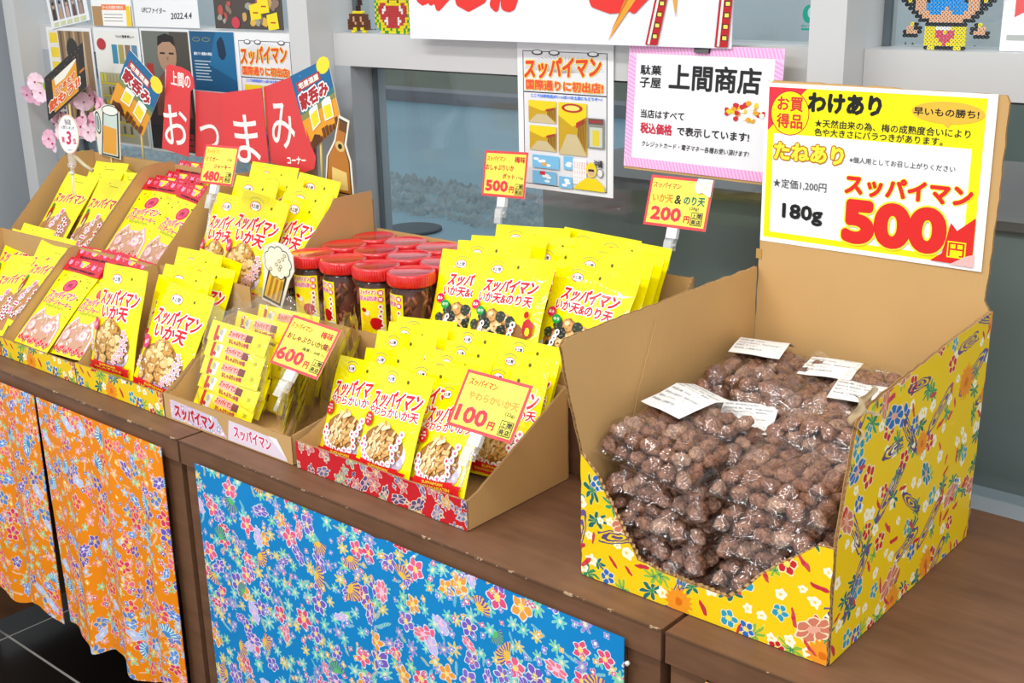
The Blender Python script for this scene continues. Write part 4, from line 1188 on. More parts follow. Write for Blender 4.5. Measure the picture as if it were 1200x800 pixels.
# ------------------------------------------------------------------ bags of dried plums
PLUM = []
for i, c in enumerate(['#ac7a60', '#9c6a50', '#bc9076', '#8e604a', '#c69c82']):
    mt, nt, p_ = base_mat('dried_plum_%s' % 'abcde'[i]); nb = NB(nt)
    tc = nb.n('ShaderNodeTexCoord'); a = nb.n('ShaderNodeTexNoise'); a.inputs['Scale'].default_value = 2.4; a.inputs['Detail'].default_value = 5; a.inputs['Distortion'].default_value = 1.2
    nb.put(a.inputs['Vector'], tc.outputs['Object'])
    cr = nb.n('ShaderNodeValToRGB'); e = cr.color_ramp.elements
    l0 = lin(c); e[0].position = .35; e[0].color = (l0[0] * .38, l0[1] * .33, l0[2] * .32, 1); e[1].position = .62; e[1].color = (*l0, 1)
    nb.put(cr.inputs[0], a.outputs['Fac']); nt.links.new(cr.outputs[0], p_.inputs['Base Color'])
    bp = nb.n('ShaderNodeBump'); bp.inputs['Strength'].default_value = 1.0; bp.inputs['Distance'].default_value = .004
    nb.put(bp.inputs['Height'], a.outputs['Fac']); nt.links.new(bp.outputs[0], p_.inputs['Normal'])
    p_.inputs['Roughness'].default_value = .6
    PLUM.append(mt)
def plum_mesh(seed, mt):
    rg = random.Random(seed); bm = bmesh.new()
    bmesh.ops.create_icosphere(bm, subdivisions=3, radius=1)
    d = [Vector((rg.gauss(0, 1), rg.gauss(0, 1), rg.gauss(0, 1))).normalized() for _ in range(9)]
    fr = [rg.uniform(3, 8) for _ in range(9)]; ph = [rg.uniform(0, 6) for _ in range(9)]
    for v in bm.verts:
        n = v.co.normalized(); k = 0
        for i in range(9): k += (1 - abs(math.sin(n.dot(d[i]) * fr[i] + ph[i]))) ** 2 * -.085
        lo = sum(math.sin(n.dot(d[i]) * 2.2 + ph[i]) for i in range(4)) * .09
        v.co = Vector((n.x * 1.12, n.y * .92, n.z * .74)) * (1.14 + k * 1.15 + lo)
    me = bpy.data.meshes.new('dried_plum'); bm.to_mesh(me); bm.free()
    me.materials.append(mt)
    for p_ in me.polygons: p_.use_smooth = True
    return me
PM = [plum_mesh(i, PLUM[i % 5]) for i in range(7)]
LBL = simple('paper_label', '#f2f2f0', .5)

def plum_bag(seed, label=None, w=.152, L=.192, zip_=.034):
    """lies flat: x across, y along; the zip end at +y"""
    rg = random.Random(seed)
    T0 = thing('plum_bag', 'x', 'bag', group='zip bags of dried plums')
    cen = []
    nx, ny = 6, 7
    for layer in (0, 1):
        for i in range(nx - layer):
            for j in range(ny - layer):
                if layer and rg.random() < .15: continue
                r = rg.uniform(.0108, .0142)
                x = -w / 2 + .0185 + (i + .5 * layer) * (w - .037) / (nx - 1) + rg.uniform(-.003, .003)
                y = -L / 2 + .0190 + (j + .5 * layer) * (L - zip_ - .033) / (ny - 1) + rg.uniform(-.003, .003)
                z = r * .85 + .001 + layer * rg.uniform(.011, .0145)
                cen.append((x, y, z, r))
                link('dried_plum', PM[rg.randrange(7)], T0, (x, y, z), (rg.uniform(-.6, .6), rg.uniform(-.6, .6), rg.uniform(0, 6.28))).scale = (r * rg.uniform(.85, 1.2), r * rg.uniform(.85, 1.15), r)
    C_ = np.array(cen)
    nu, nv = 46, 56
    xs = (np.arange(nu + 1) / nu - .5) * w; ys = (np.arange(nv + 1) / nv - .5) * L
    X, Y = np.meshgrid(xs, ys)
    top = np.full(X.shape, .002); 
    for x, y, z, r in C_:
        d2 = (X - x) ** 2 + (Y - y) ** 2
        hgt = z + np.sqrt(np.maximum(0, (r * 1.04) ** 2 - d2)) * .9
        hgt = np.where(d2 < (r * 1.04) ** 2, hgt, 0)
        top = np.maximum(top, hgt)
    for _ in range(3):   # the film bridges the gaps between the plums
        pd = np.pad(top, 1, mode='edge')
        nb_ = np.maximum.reduce([pd[:-2, 1:-1], pd[2:, 1:-1], pd[1:-1, :-2], pd[1:-1, 2:]])
        av = (pd[:-2, 1:-1] + pd[2:, 1:-1] + pd[1:-1, :-2] + pd[1:-1, 2:] + pd[1:-1, 1:-1]) / 5
        top = np.maximum(top, av * .6 + nb_ * .4 - .0006)
    ex = np.minimum(1, (w / 2 - np.abs(X)) / .012); ey = np.minimum(1, np.minimum((Y + L / 2) / .010, np.maximum(0, (L / 2 - zip_ + .012 - Y)) / .022))
    e = np.clip(np.minimum(ex, ey), 0, 1)
    ph = [rg.uniform(0, 6) for _ in range(6)]
    wr = .0016 * np.abs(np.sin(X * 70 + ph[0] + 3 * np.sin(Y * 40 + ph[1]))) + .0012 * np.abs(np.sin(Y * 90 + ph[2] + 2 * np.sin(X * 50)))
    mid = .010
    flat = np.clip((Y - (L / 2 - zip_)) / .02, 0, 1)
    curl = flat * (.004 * np.sin(X * 40 + ph[3]) + .006 * np.sin(X * 17 + ph[4]))
    Zt = mid * (1 - flat * .5) * (1 - np.sqrt(e)) + np.sqrt(e) * (top + .0012) + wr * e ** .5 + curl + .0006
    Zb = mid * (1 - flat * .5) * (1 - np.sqrt(e)) + np.sqrt(e) * .0002 + curl
    def tof(Z):
        b = MB()
        vs = [(float(X[j, i]), float(Y[j, i]), float(Z[j, i])) for j in range(nv + 1) for i in range(nu + 1)]
        q = nu + 1
        b.add(vs, [(j * q + i, j * q + i + 1, (j + 1) * q + i + 1, (j + 1) * q + i) for j in range(nv) for i in range(nu)], FILM, smooth=True)
        return b
    b = tof(Zt); b2 = tof(Zb)
    b.add(b2.v, [f[::-1] for f in b2.f], FILM, smooth=True)
    b.build('clear_film', T0)
    # zip strip
    def ztop(x, y):
        i = int(round((x / w + .5) * nu)); j = int(round((y / L + .5) * nv)); return float(Zt[min(nv, max(0, j)), min(nu, max(0, i))])
    b = MB()
    for yy in (L / 2 - .013,):
        b.tube([(x, yy, ztop(x, yy) + .0006) for x in np.linspace(-w / 2 + .001, w / 2 - .001, 20)], .0005, ZIPF, 5)
    b.build('zip_strip', T0)
    if label:
        lw, lh = .066, .088; cx, cy, a = label
        def lz(x, y):
            # stiff paper: the smoothed top
            i0 = max(0, int((x / w + .5) * nu) - 4); j0 = max(0, int((y / L + .5) * nv) - 4)
            return float(Zt[j0:j0 + 9, i0:i0 + 9].max())
        zz = [[lz(cx + (i / 4 - .5) * lw, cy + (j / 3 - .5) * lh) for i in range(5)] for j in range(4)]
        zm = sum(map(sum, zz)) / 20
        def lmap(u, v, l):
            gx = min(3.999, max(0, (u / lw + .5) * 4)); gy = min(2.999, max(0, (v / lh + .5) * 3)); i, j = int(gx), int(gy); fx, fy = gx - i, gy - j
            z = zz[j][i] * (1 - fx) * (1 - fy) + zz[j][i + 1] * fx * (1 - fy) + zz[j + 1][i] * (1 - fx) * fy + zz[j + 1][i + 1] * fx * fy
            return (cx + u * math.cos(a) - v * math.sin(a), cy + u * math.sin(a) + v * math.cos(a), z * .6 + zm * .4 + .0022 + l)
        b = MB(); b.grid(lambda u, v: lmap((u - .5) * lw, (v - .5) * lh, 0), 8, 6, LBL, smooth=True)
        b.grid(lambda u, v: lmap((u - .5) * lw, (v - .5) * lh, -.0003), 8, 6, LBL, smooth=True, flip=True)
        lo = b.build('paper_label', T0)
        p = Print(lambda u, v, l: lmap(u, v, l + .0002), step=.01)
        g = ink('#6c6c74')
        rows = ['名称 乾燥梅(半生)', '原材料名 梅、食塩、砂糖/甘味料', '(甘草、ステビア)、酸味料', '内容量 180g', '保存方法 直射日光、高温多湿を避けて', '保存して下さい', '製造者 上間菓子店']
        for k, t_ in enumerate(rows):
            ww = min(.058, len(t_) * .0040); p.text(t_, -.030 + ww / 2, .036 - k * .0104, ww, .0046, g, 0, res=1)
        p.bake('printed_text', lo)
    return T0
PBV = [plum_bag(1, (-.028, .030, -.1)), plum_bag(2, None), plum_bag(3, (-.012, .005, .25)), plum_bag(4, None), plum_bag(5, (-.030, .035, .15)), plum_bag(6, (-.030, .030, .25)), plum_bag(7, (-.020, .045, .3))]
PBV_used = set()
def place_bag(var, x, y, z, rx, ry, rz, lab):
    pr = PBV[var]
    o = pr if var not in PBV_used else copy_tree(pr)
    PBV_used.add(var)
    M = Matrix.Rotation(math.radians(rz), 4, 'Z') @ Matrix.Rotation(math.radians(rx), 4, 'X') @ Matrix.Rotation(math.radians(ry), 4, 'Y')
    M.translation = Vector((x, y, z)); o.matrix_world = M
    o['label'] = lab
lev = ['bottom', 'second', 'third', 'fourth']
for k in range(4):   # layers of four bags
    z = .006 + .0325 * k
    jx_ = [.0, .004, -.003, .003][k]; jr = [1.5, -2.5, 2, -1.5][k]; jy = [.0, .006, .001, .007][k]
    place_bag(1 if k % 2 else 3, -.7070 + jx_, 1.130 + jy, z, 2, -jr, jr, f'unlabelled plum bag at the front left, {lev[k]} layer of the tall box')
    place_bag(3 if k % 2 else 1, -.5525 - jx_, 1.137 - jy, z, 2, jr, -jr, f'unlabelled plum bag at the front right, {lev[k]} layer of the tall box')
    place_bag(1, -.7085, 1.320, z, 0, 0, 0, f'unlabelled plum bag at the back left, {lev[k]} layer of the tall box')
    place_bag(3, -.5525, 1.320, z, 0, 0, 180, f'unlabelled plum bag at the back right, {lev[k]} layer of the tall box')
place_bag(0, -.7060, 1.128, .156, 8, 3, -8, 'labelled dried plum bag on top of the pile at the front left')
place_bag(3, -.5600, 1.138, .144, 7, 0, -4, 'unlabelled dried plum bag lying on top at the front right')
place_bag(2, -.6560, 1.192, .136, 4, 0, 8, 'labelled dried plum bag in the middle of the pile, between the top front bags')
place_bag(4, -.7040, 1.318, .176, 4, 2, 6, 'labelled dried plum bag on top in the back left corner')
place_bag(5, -.6080, 1.318, .166, 4, 0, -6, 'labelled dried plum bag on top against the middle of the back board')
place_bag(6, -.5500, 1.240, .170, 3, 2, -4, 'labelled dried plum bag on top along the right wall')
place_bag(1, -.5530, 1.318, .172, 6, 0, 4, 'plum bag with a raised zip in the back right corner')
# ------------------------------------------------------------------ price cards on clear clips
CARDW = simple('card_stock', '#f6f2ea', .45)
def price_card(lab, w, h, pose, draw, clip=True, tail=.05, torn=False):
    x, y, z, le, ya, ro = pose
    T0 = thing('price_card', lab, 'sign', group='yellow price cards with red borders')
    M = Matrix.Rotation(math.radians(ya), 4, 'Z') @ Matrix.Rotation(-math.radians(le), 4, 'X') @ Matrix.Rotation(math.radians(ro), 4, 'Y')
    M.translation = Vector((x, y, z)); T0.matrix_world = M
    b = MB(); b.box((-w / 2, 0, 0), (w / 2, .0008, h), CARDW); b.build('card', T0)
    p = Print(lift=.0002)
    p.rect(-w / 2, 0, w / 2, h, ink('#e0484c')); p.rect(-w / 2 + .0042, .0042, w / 2 - .0042, h - .0042, ink('#f8ea58'))
    draw(p, w, h); p.bake('printed_front', T0)
    if clip:
        b = MB(); b.box((-.009, -.0035, -.016), (.009, .004, -.0005), simple('clip_white', '#eceef0', .35)); b.build('clip_head', T0)
        b = MB(); b.box((-.008, -.006, -.034), (.008, .0035, -.0165), CLIPF); b.tube([(-.010, -.002, -.026), (.010, -.002, -.026)], .0022, CLIPF, 8)
        b.box((-.007, -.009, -.044), (.007, -.0065, -.020), CLIPF); b.build('clip_jaw', T0)
        b = MB(); b.tube([(0, 0, -.0345), (.001, .002, -.034 - tail)], .0028, CLIPF, 8); b.build('clip_stem', T0)
    return T0
R1, R2, BK = ink('#e8383a'), ink('#c02030'), ink('#3a3428')
def shopmark(p, u, v, s):
    p.rect(u - s, v - s, u + s, v + s, BK); p.rect(u - s * .88, v - s * .88, u + s * .88, v + s * .88, ink('#f8ea58'))
    p.rect(u - s * .04, v - s, u + s * .04, v + s, BK); p.rect(u - s, v - s * .04, u + s, v + s * .04, BK)
    for k, ch in enumerate('上間商店'):
        p.text(ch, u - s * .46 + (k % 2) * s * .92, v + s * .45 - (k // 2) * s * .92, s * .66, s * .66, BK, s * .03)
def price(p, w, s, u, v, pw, ph, yen_u):
    p.text(s, u, v, pw, ph, R1, .0012, edge=ink('#f8b0a0'), ew=.0006); p.text('円', yen_u, v - ph * .28, .0095, .010, R1, .0005)
def d480(p, w, h):
    p.text('スッパイマン', -.022, h - .012, .040, .0075, ink('#d86a20'), .0002, shear=.2, edge=ink('#f8d840'), ew=.0003)
    p.text('ミミガー', -.022, h - .0255, .036, .0080, R2, .0003); p.text('(25g)', .030, h - .0245, .014, .006, BK, 0)
    p.text('ジャーキー', .012, h - .0380, .050, .0085, R2, .0003); price(p, w, '480', -.016, .0145, .046, .0155, .016); shopmark(p, .034, .0150, .0085)
def d600(p, w, h):
    p.text('スッパイマン', -.022, h - .014, .044, .009, ink('#d83030'), .0003, shear=.2, edge=ink('#f8d840'), ew=.0006)
    p.text('梅味', .031, h - .015, .024, .011, R2, .0004); p.text('おしゃぶりいか(箱)', .002, h - .032, .086, .011, ink('#8a2c20'), .0004)
    p.text('(箱買い 20枚入)', .020, h - .0445, .046, .0058, BK, .0001); price(p, w, '600', -.018, .020, .052, .019, .018); shopmark(p, .038, .017, .0098)
def d100(p, w, h):
    p.text('スッパイマン', -.020, h - .014, .046, .009, ink('#d83030'), .0003, shear=.2, edge=ink('#f8d840'), ew=.0006)
    p.text('やわらかいか天', .004, h - .031, .080, .0105, ink('#f0a030'), .0005, edge=ink('#f6c880'), ew=.0003)
    p.text('(22g)', .036, h - .043, .015, .0055, BK, .0001); price(p, w, '100', -.020, .0195, .048, .020, .014); shopmark(p, .037, .0155, .0098)
def d500(p, w, h):
    p.text('スッパイマン', -.022, h - .013, .044, .0085, ink('#d86a20'), .0003, shear=.2, edge=ink('#f8d840'), ew=.0004)
    p.text('梅味', .033, h - .013, .024, .0105, R2, .0004); p.text('おしゃぶりいか', -.012, h - .0275, .066, .0095, R2, .0003)
    p.text('ポット', .010, h - .041, .028, .0085, R2, .0003); p.text('(10g)', .036, h - .043, .016, .0050, BK, 0); price(p, w, '500', -.016, .0180, .050, .0165, .019); shopmark(p, .036, .0145, .0090)
def d200(p, w, h):
    p.text('スッパイマン', -.024, h - .014, .050, .0085, R2, .0003, shear=.2)
    for t_, u, ww, c in (('いか天', -.028, .036, '#f08c28'), ('&', -.0005, .011, '#2a2a26'), ('のり天', .028, .036, '#18785c')): p.text(t_, u, h - .0335, ww, .0125, ink(c), .0006)
    p.text('(28g)', .030, h - .045, .016, .0055, BK, .0001); price(p, w, '200', -.018, .0195, .052, .0185, .020); shopmark(p, .037, .0165, .0098)
price_card('yellow 480 yen price card for jerky, above the red packet headers', .100, .070, (-1.778, 1.261, .336, 20, -2, -2), d480, tail=.07)
price_card('tilted yellow 600 yen price card above the plain sachet tray', .100, .080, (-1.338, 1.053, .1365, 38, 7, 6), d600, tail=.03)
price_card('tilted yellow 100 yen price card clipped at the red floral tray', .105, .076, (-.945, 1.022, .1435, 35, 2, 1), d100, tail=.035)
price_card('yellow 500 yen price card on a white clip, above the jars', .100, .076, (-1.316, 1.502, .325, 12, -4, -3), d500, tail=.05)
c200 = price_card('yellow 200 yen price card with a torn white corner, against the dark pane', .111, .076, (-.976, 1.500, .315, 18, -1, -1), d200, tail=.03)
p = Print(lift=.0034); rg = random.Random(2)
p.poly([(.0555, .076), (.030, .076), (.026, .066), (.028, .058), (.033, .054), (.041, .056), (.049, .052), (.0555, .050)], ink('#fbfaf6'))
for k in range(6): p.blob(rg.uniform(.034, .050), rg.uniform(.056, .072), .006, .0012, ink('#e8dc8a'), rg, 6, .4)
p.bake('torn_patch', c200)

# ------------------------------------------------------------------ the big sign on the tall box
SG = thing('sale_sign', 'A4 yellow and white 500 yen sign on the back board of the tall box', 'sign', (-.637, 1.4185, .336), (math.radians(0), 0, math.radians(-.3)))
W, H = .297, .208
b = MB(); b.box((-W / 2, 0, 0), (W / 2, .0010, H), simple('sign_paper', '#fafafa', .35)); b.build('sheet', SG)
p = Print(lift=.0002)
Y1, RR, BB, GR = ink('#fdf000'), ink('#e02420'), ink('#161616'), ink('#4a4a4a')
p.rect(-.1455, .0035, .1400, .2045, ink('#fdfdfd')); p.rect(-.1440, .0060, .1370, .2030, Y1)
p.rect(-.1350, .0140, .1240, .1440, ink('#f8f9fc'))
p.poly([(-.1440, .203), (-.090, .203), (-.1440, .147)], ink('#e23040'))
p.ell(-.1130, .1710, .0275, .0285, ink('#c8302c'), 40); p.ell(-.1130, .1710, .0262, .0272, Y1, 40)
p.ell(-.1130, .1710, .0245, .0255, Y1, 40)
p.text('お買', -.1130, .1825, .036, .0175, ink('#d83a30'), .0006); p.text('得品', -.1130, .1610, .036, .0180, ink('#d83a30'), .0006)
p.text('わけあり', -.0390, .1865, .096, .0225, BB, .0015)
p.text('★天然由来の為、梅の成熟度合いにより', .022, .1610, .198, .0100, ink('#2c2c28'), .0002)
p.text('色や大きさにバラつきがあります。', .006, .1500, .166, .0095, ink('#2c2c28'), .0002)
# speech bubble
p.ell(.092, .1840, .0440, .0130, ink('#e9b93c'), 30); p.poly([(.060, .178), (.128, .180), (.122, .193), (.060, .193)], ink('#e9b93c')); p.poly([(.086, .172), (.098, .173), (.094, .166)], ink('#e9b93c'))
p.text('早いもの勝ち!', .090, .1840, .078, .0095, BB, .0003)
p.text('たねあり', -.084, .1220, .096, .0210, ink('#fdf23c'), .0010, edge=ink('#c07c10'), ew=.0019)
p.text('※個人用としてお召し上がりください', .040, .1190, .134, .0074, GR, .0001)
p.text('スッパイマン', .050, .0880, .160, .0240, RR, .0014, edge=ink('#fdf000'), ew=.0010)
p.text('★定価1,200円', -.094, .0800, .076, .0125, GR, .0001)
p.text('180g', -.088, .0420, .056, .0235, BB, .0011)
p.text('500', .036, .0420, .126, .0480, ink('#dc2420'), .0048, edge=ink('#fbe834'), ew=.0022, res=6)
p.poly([(.086, .0060), (.100, .0170), (.108, .0550), (.116, .0460), (.137, .0640), (.137, .0060)], ink('#dc2420'))
p.rect(.1060, .0130, .1285, .0330, ink('#fdf000')); p.text('円', .1172, .0230, .019, .0165, ink('#dc2420'), .0003); 
p.poly([(.110, .0045), (.139, .0045), (.139, .020), (.130, .017)], ink('#efb8b4'))
p.bake('printed_front', SG)
b = MB(); b.box((-.1535, -.0005, -.025), (-.1455, .0008, -.012), simple('tape_tan', '#b8904c', .3)); o = b.build('tape_piece', SG)

# ------------------------------------------------------------------ pink-edged shop notice
PS = thing('shop_notice', 'white notice with pink striped edge, hung by a black binder clip', 'sign')
M = Matrix.Rotation(math.radians(-3), 4, 'Z') @ Matrix.Rotation(-math.radians(4), 4, 'X'); M.translation = Vector((-.978, 1.560, .387)); PS.matrix_world = M
W, H = .276, .189
b = MB(); b.box((-W / 2, .0015, -.004), (W / 2 - .004, .0045, H - .003), CARD); b.build('backing_board', PS)
b = MB(); b.box((-W / 2, .0002, 0), (W / 2, .0012, H), simple('notice_paper', '#eeedf1', .5)); b.build('sheet', PS)
p = Print(lift=.0001, inc=.000022)
PA, PB_ = ink('#f7c4e6'), ink('#f39fd8')
e_ = .0145
for (u0, v0, u1, v1) in ((-W / 2, 0, W / 2, e_), (-W / 2, H - e_, W / 2, H), (-W / 2, 0, -W / 2 + e_, H), (W / 2 - e_, 0, W / 2, H)):
    p.rect(u0, v0, u1, v1, PA)
st = .0062; pv_, pf = [], []
def stripes(u0, v0, u1, v1):
    horiz = (u1 - u0) > (v1 - v0); n = int(((u1 - u0) if horiz else (v1 - v0)) / st)
    for k in range(n):
        o = len(pv_)
        if horiz:
            a = u0 + k * st; pv_.extend([(a, v1), (a + st * .5, v1), (min(a + st * .5 + .006, u1), v0), (min(a + .006, u1), v0)])
        else:
            a = v0 + k * st; pv_.extend([(u0, a + .006 if a + .006 < v1 else v1), (u0, min(a + st * .5 + .006, v1)), (u1, a + st * .5), (u1, a)])
        pf.append((o, o + 1, o + 2, o + 3))
stripes(-W / 2, 0, W / 2, e_); stripes(-W / 2, H - e_, W / 2, H); stripes(-W / 2, e_, -W / 2 + e_, H - e_); stripes(W / 2 - e_, e_, W / 2, H - e_)
p._put(pv_, pf, PB_)
KB = ink('#1e1e20')
p.text('駄菓', -.094, .150, .040, .0145, KB, .0004); p.text('子屋', -.094, .131, .040, .0150, KB, .0004)
p.text('上間商店', .022, .142, .160, .0360, KB, .0011)
p.text('当店はすべて', -.068, .084, .082, .0125, KB, .0003)
p.text('税込価格', -.078, .062, .060, .0160, ink('#c82440'), .0006); p.text('で表示しています!', .026, .062, .128, .0130, KB, .0004)
p.text('クレジットカード・電子マネー各種お使い頂けます!', -.006, .038, .196, .0085, KB, .0001, shear=.15)
rg = random.Random(7)
for k in range(34):
    a = rg.uniform(0, 6.28); r = rg.uniform(0, 1) ** .5
    p.blob(.078 + .036 * r * math.cos(a), .098 + .013 * r * math.sin(a), .0060, .0045, ink(['#e8d020', '#c82830', '#f4f0e4', '#e8a020', '#c82830'][k % 5]), rg, 7, .4)
p.bake('printed_front', PS)
b = MB(); BKM = simple('black_clip_steel', '#151515', .3, .5)
b.add([(-.013, -.006, H - .010), (.013, -.006, H - .010), (.013, -.001, H + .006), (-.013, -.001, H + .006), (-.013, .012, H - .010), (.013, .012, H - .010), (.013, .007, H + .006), (-.013, .007, H + .006)],
      [(0, 1, 2, 3), (5, 4, 7, 6), (3, 2, 6, 7), (0, 3, 7, 4), (1, 5, 6, 2)], BKM); b.build('clip_body', PS)
for s in (-1, 1):
    b = MB(); ST_ = simple('clip_wire', '#b8bcc0', .25, .5, .9)
    b.tube([(s * .006 - .004, -.001, H + .005), (s * .006 - .005, -.003 * s, H + .018), (s * .006, -.004 * s, H + .022), (s * .006 + .005, -.003 * s, H + .018), (s * .006 + .004, -.001, H + .005)], .0008, ST_, 6, True); b.build('clip_wire', PS)

# ------------------------------------------------------------------ posters on the glass and frame
def poster(lab, x, z, w, h, draw, y=1.5975, tilt=0, cat='poster', group=None):
    T0 = thing('poster', lab, cat, (x, y, z), (0, math.radians(tilt), 0), group)
    b = MB(); b.grid(lambda u, v: ((u - .5) * w, .0015 * math.sin(u * 3.1) * 0, v * h), 2, 2, simple('poster_paper', '#ecedef', .4), smooth=False)
    b.box((-w / 2, .0002, 0), (w / 2, .0008, h), simple('poster_paper', '#ecedef', .4)); b.build('sheet', T0)
    p = Print(lift=.0002, inc=.000022); draw(p, w, h); p.bake('printed_front', T0)
    return T0
def shop_flyer(p, w, h):
    r = random.Random(3); K = ink('#2a2a30'); s = w / .2
    p.rect(-w * .44, h * .03, w * .44, h * .94, K); p.rect(-w * .432, h * .035, w * .432, h * .935, ink('#e4e4e8'))
    p.rect(-w * .432, h * .66, w * .432, h * .668, K)
    for k in range(26): a = .2 + k * .11; p.line(0, h * .80, w * .42 * math.cos(a), h * .80 + h * .12 * math.sin(a), .0006, ink('#a8a8b0'))
    for u in (-.28, -.1, .3): p.ell(w * u, h * .93, w * .06, h * .018, K, 12); p.ell(w * u, h * .932, w * .045, h * .012, ink('#f0f0f0'), 12)
    p.text('スッパイマン', -w * .02, h * .835, w * .80, h * .125, ink('#e2452c'), .0014 * s, rot=.05, shear=.15, edge=ink('#fbe23a'), ew=.0014 * s)
    p.text('国際通りに初出店!', -w * .0, h * .715, w * .80, h * .062, ink('#e8543a'), .0008 * s, edge=ink('#f6c840'), ew=.0009 * s)
    p.text('ここでは新商品がいっぱい!お土産にもどうぞ〜!', .004, h * .643, w * .74, h * .022, ink('#5c8cf0'), .0003)
    def shop(u0, v0, u1, v1):
        p.rect(u0, v0, u1, v1, ink('#c8a018')); p.poly([(u0, v1), (u1, v1), (u1, v0 + (v1 - v0) * .7), (u0 + (u1 - u0) * .5, v0 + (v1 - v0) * .55), (u0, v0 + (v1 - v0) * .75)], ink('#ead11c'))
        p.poly([(u0, v0), (u1, v0), (u1 - (u1 - u0) * .35, v0 + (v1 - v0) * .4), (u0 + (u1 - u0) * .3, v0 + (v1 - v0) * .4)], ink('#cdbb90'))
        for k in range(7):
            t = k / 7; p.line(u1 - (u1 - u0) * (.05 + .3 * t), v0 + (v1 - v0) * (.1 + .3 * t), u1 - (u1 - u0) * (.02 + .3 * t), v0 + (v1 - v0) * (.75 - .15 * t), .0016, ink('#7c4a24'))
            p.rect(u1 - (u1 - u0) * (.06 + .3 * t) - .003, v0 + (v1 - v0) * (.62 - .1 * t), u1 - (u1 - u0) * (.06 + .3 * t), v0 + (v1 - v0) * (.72 - .1 * t), ink('#c82430'))
    shop(-w * .38, h * .46, -w * .08, h * .61); shop(-w * .37, h * .27, -w * .08, h * .44); shop(-w * .055, h * .26, w * .24, h * .61)
    p.ell(w * .09, h * .575, w * .11, h * .03, ink('#b83028'), 16); p.ell(w * .09, h * .575, w * .08, h * .018, ink('#ecdc70'), 12)
    p.rect(w * .25, h * .32, w * .42, h * .52, ink('#8a8a82')); p.rect(w * .26, h * .48, w * .41, h * .515, ink('#6a4a44')); p.text('スッパイマン', w * .335, h * .498, w * .13, h * .018, ink('#c82430'), .0003); p.rect(w * .27, h * .33, w * .40, h * .46, ink('#c8ccc0')); p.rect(w * .30, h * .34, w * .37, h * .44, ink('#dcc83c'))
    for (a, c, d, e) in ((-.34, .15, -.05, .24), (.0, .16, .10, .25), (-.34, .04, -.08, .13), (-.05, .03, .09, .11)):
        p.rect(w * a, h * c, w * d, h * e, ink('#7cc0ea'))
        for k in range(4): p.ell(w * r.uniform(a + .04, d - .04), h * r.uniform(c + .02, e - .02), w * .03, h * .010, ink('#f4fafc'), 10)
    p.rect(-w * .24, h * .17, -w * .18, h * .19, ink('#e0b060')); p.rect(-w * .26, h * .105, -w * .20, h * .13, ink('#d03838'))
    p.rect(w * .10, h * .07, w * .24, h * .24, ink('#fbf4f4')); 
    for k in range(5): p.text('新商品入荷しました', w * (.12 + .025 * k), h * .15, h * .14, w * .016, ink('#d86a7a'), 0, rot=-PI / 2, res=1)
    p.text('沖縄', w * .36, h * .22, w * .09, h * .05, K, .0003); p.ell(w * .38, h * .16, w * .03, h * .03, K, 14); p.ell(w * .38, h * .16, w * .026, h * .026, ink('#e4e4e8'), 14)
    # plain yellow riding jacket and helmet stand-in
    p.poly([(w * .10, h * .035), (w * .17, h * .085), (w * .24, h * .12), (w * .34, h * .12), (w * .42, h * .075), (w * .43, h * .035)], ink('#f0d418')); p.ell(w * .29, h * .175, w * .055, h * .05, ink('#f0d418'), 16); p.ell(w * .29, h * .160, w * .038, h * .026, ink('#d8b08c'), 12)
    p.rect(w * .26, h * .165, w * .32, h * .18, K)
poster('white flyer with red lettering taped across the rail in the middle bay', -1.258, .325, .201, .247, shop_flyer, y=1.5965, tilt=0)
G2 = 'posters pinned in the left window bay'
poster('white flyer with red lettering partly behind the red banner', -2.040, .300, .190, .272, shop_flyer, group=G2)
def p_hand(p, w, h):
    K = ink('#3c3a48'); p.text('東村キック級王者', -w * .08, h * .66, w * .62, h * .16, K, .0004, shear=.15, rot=-.03); p.text('UFCファイター', -w * .18, h * .34, w * .38, h * .12, K, .0003, shear=.2, rot=-.03); p.text('2022.4.4', w * .24, h * .24, w * .32, h * .12, K, .0004, shear=.2, rot=.03)
poster('white sheet with a handwritten note dated 2022.4.4, at the top', -2.372, .5775, .244, .105, p_hand, y=1.5945, group=G2)
def p_portraits(p, w, h):
    r = random.Random(1)
    for j in range(2):
        for k in range(5):
            u0 = -w * .42 + k * w * .175; v0 = h * (.18 + .62 * j)
            p.rect(u0, v0, u0 + w * .13, v0 + h * .5, ink('#8a93a0' if (k + j) % 2 else '#77706a')); p.poly([(u0 + w * .02, v0), (u0 + w * .11, v0), (u0 + w * .10, v0 + h * .26), (u0 + w * .03, v0 + h * .26)], ink(['#3a3430', '#b89878', '#c8a8a0', '#6a4440', '#a88c84'][k])); p.ell(u0 + w * .065, v0 + h * .34, w * .025, h * .07, ink('#d0a890'), 10); p.ell(u0 + w * .065, v0 + h * .39, w * .027, h * .05, ink('#2a2422'), 10)
            if j == 0: p.poly([(u0, h * .03), (u0 + w * .13, h * .03), (u0 + w * .14, h * .13), (u0 + w * .01, h * .13)], ink('#cdd2a4'))
poster('curling white print of small portrait photographs, top left corner', -2.772, .577, .180, .100, p_portraits, y=1.5945, tilt=-8, group=G2)
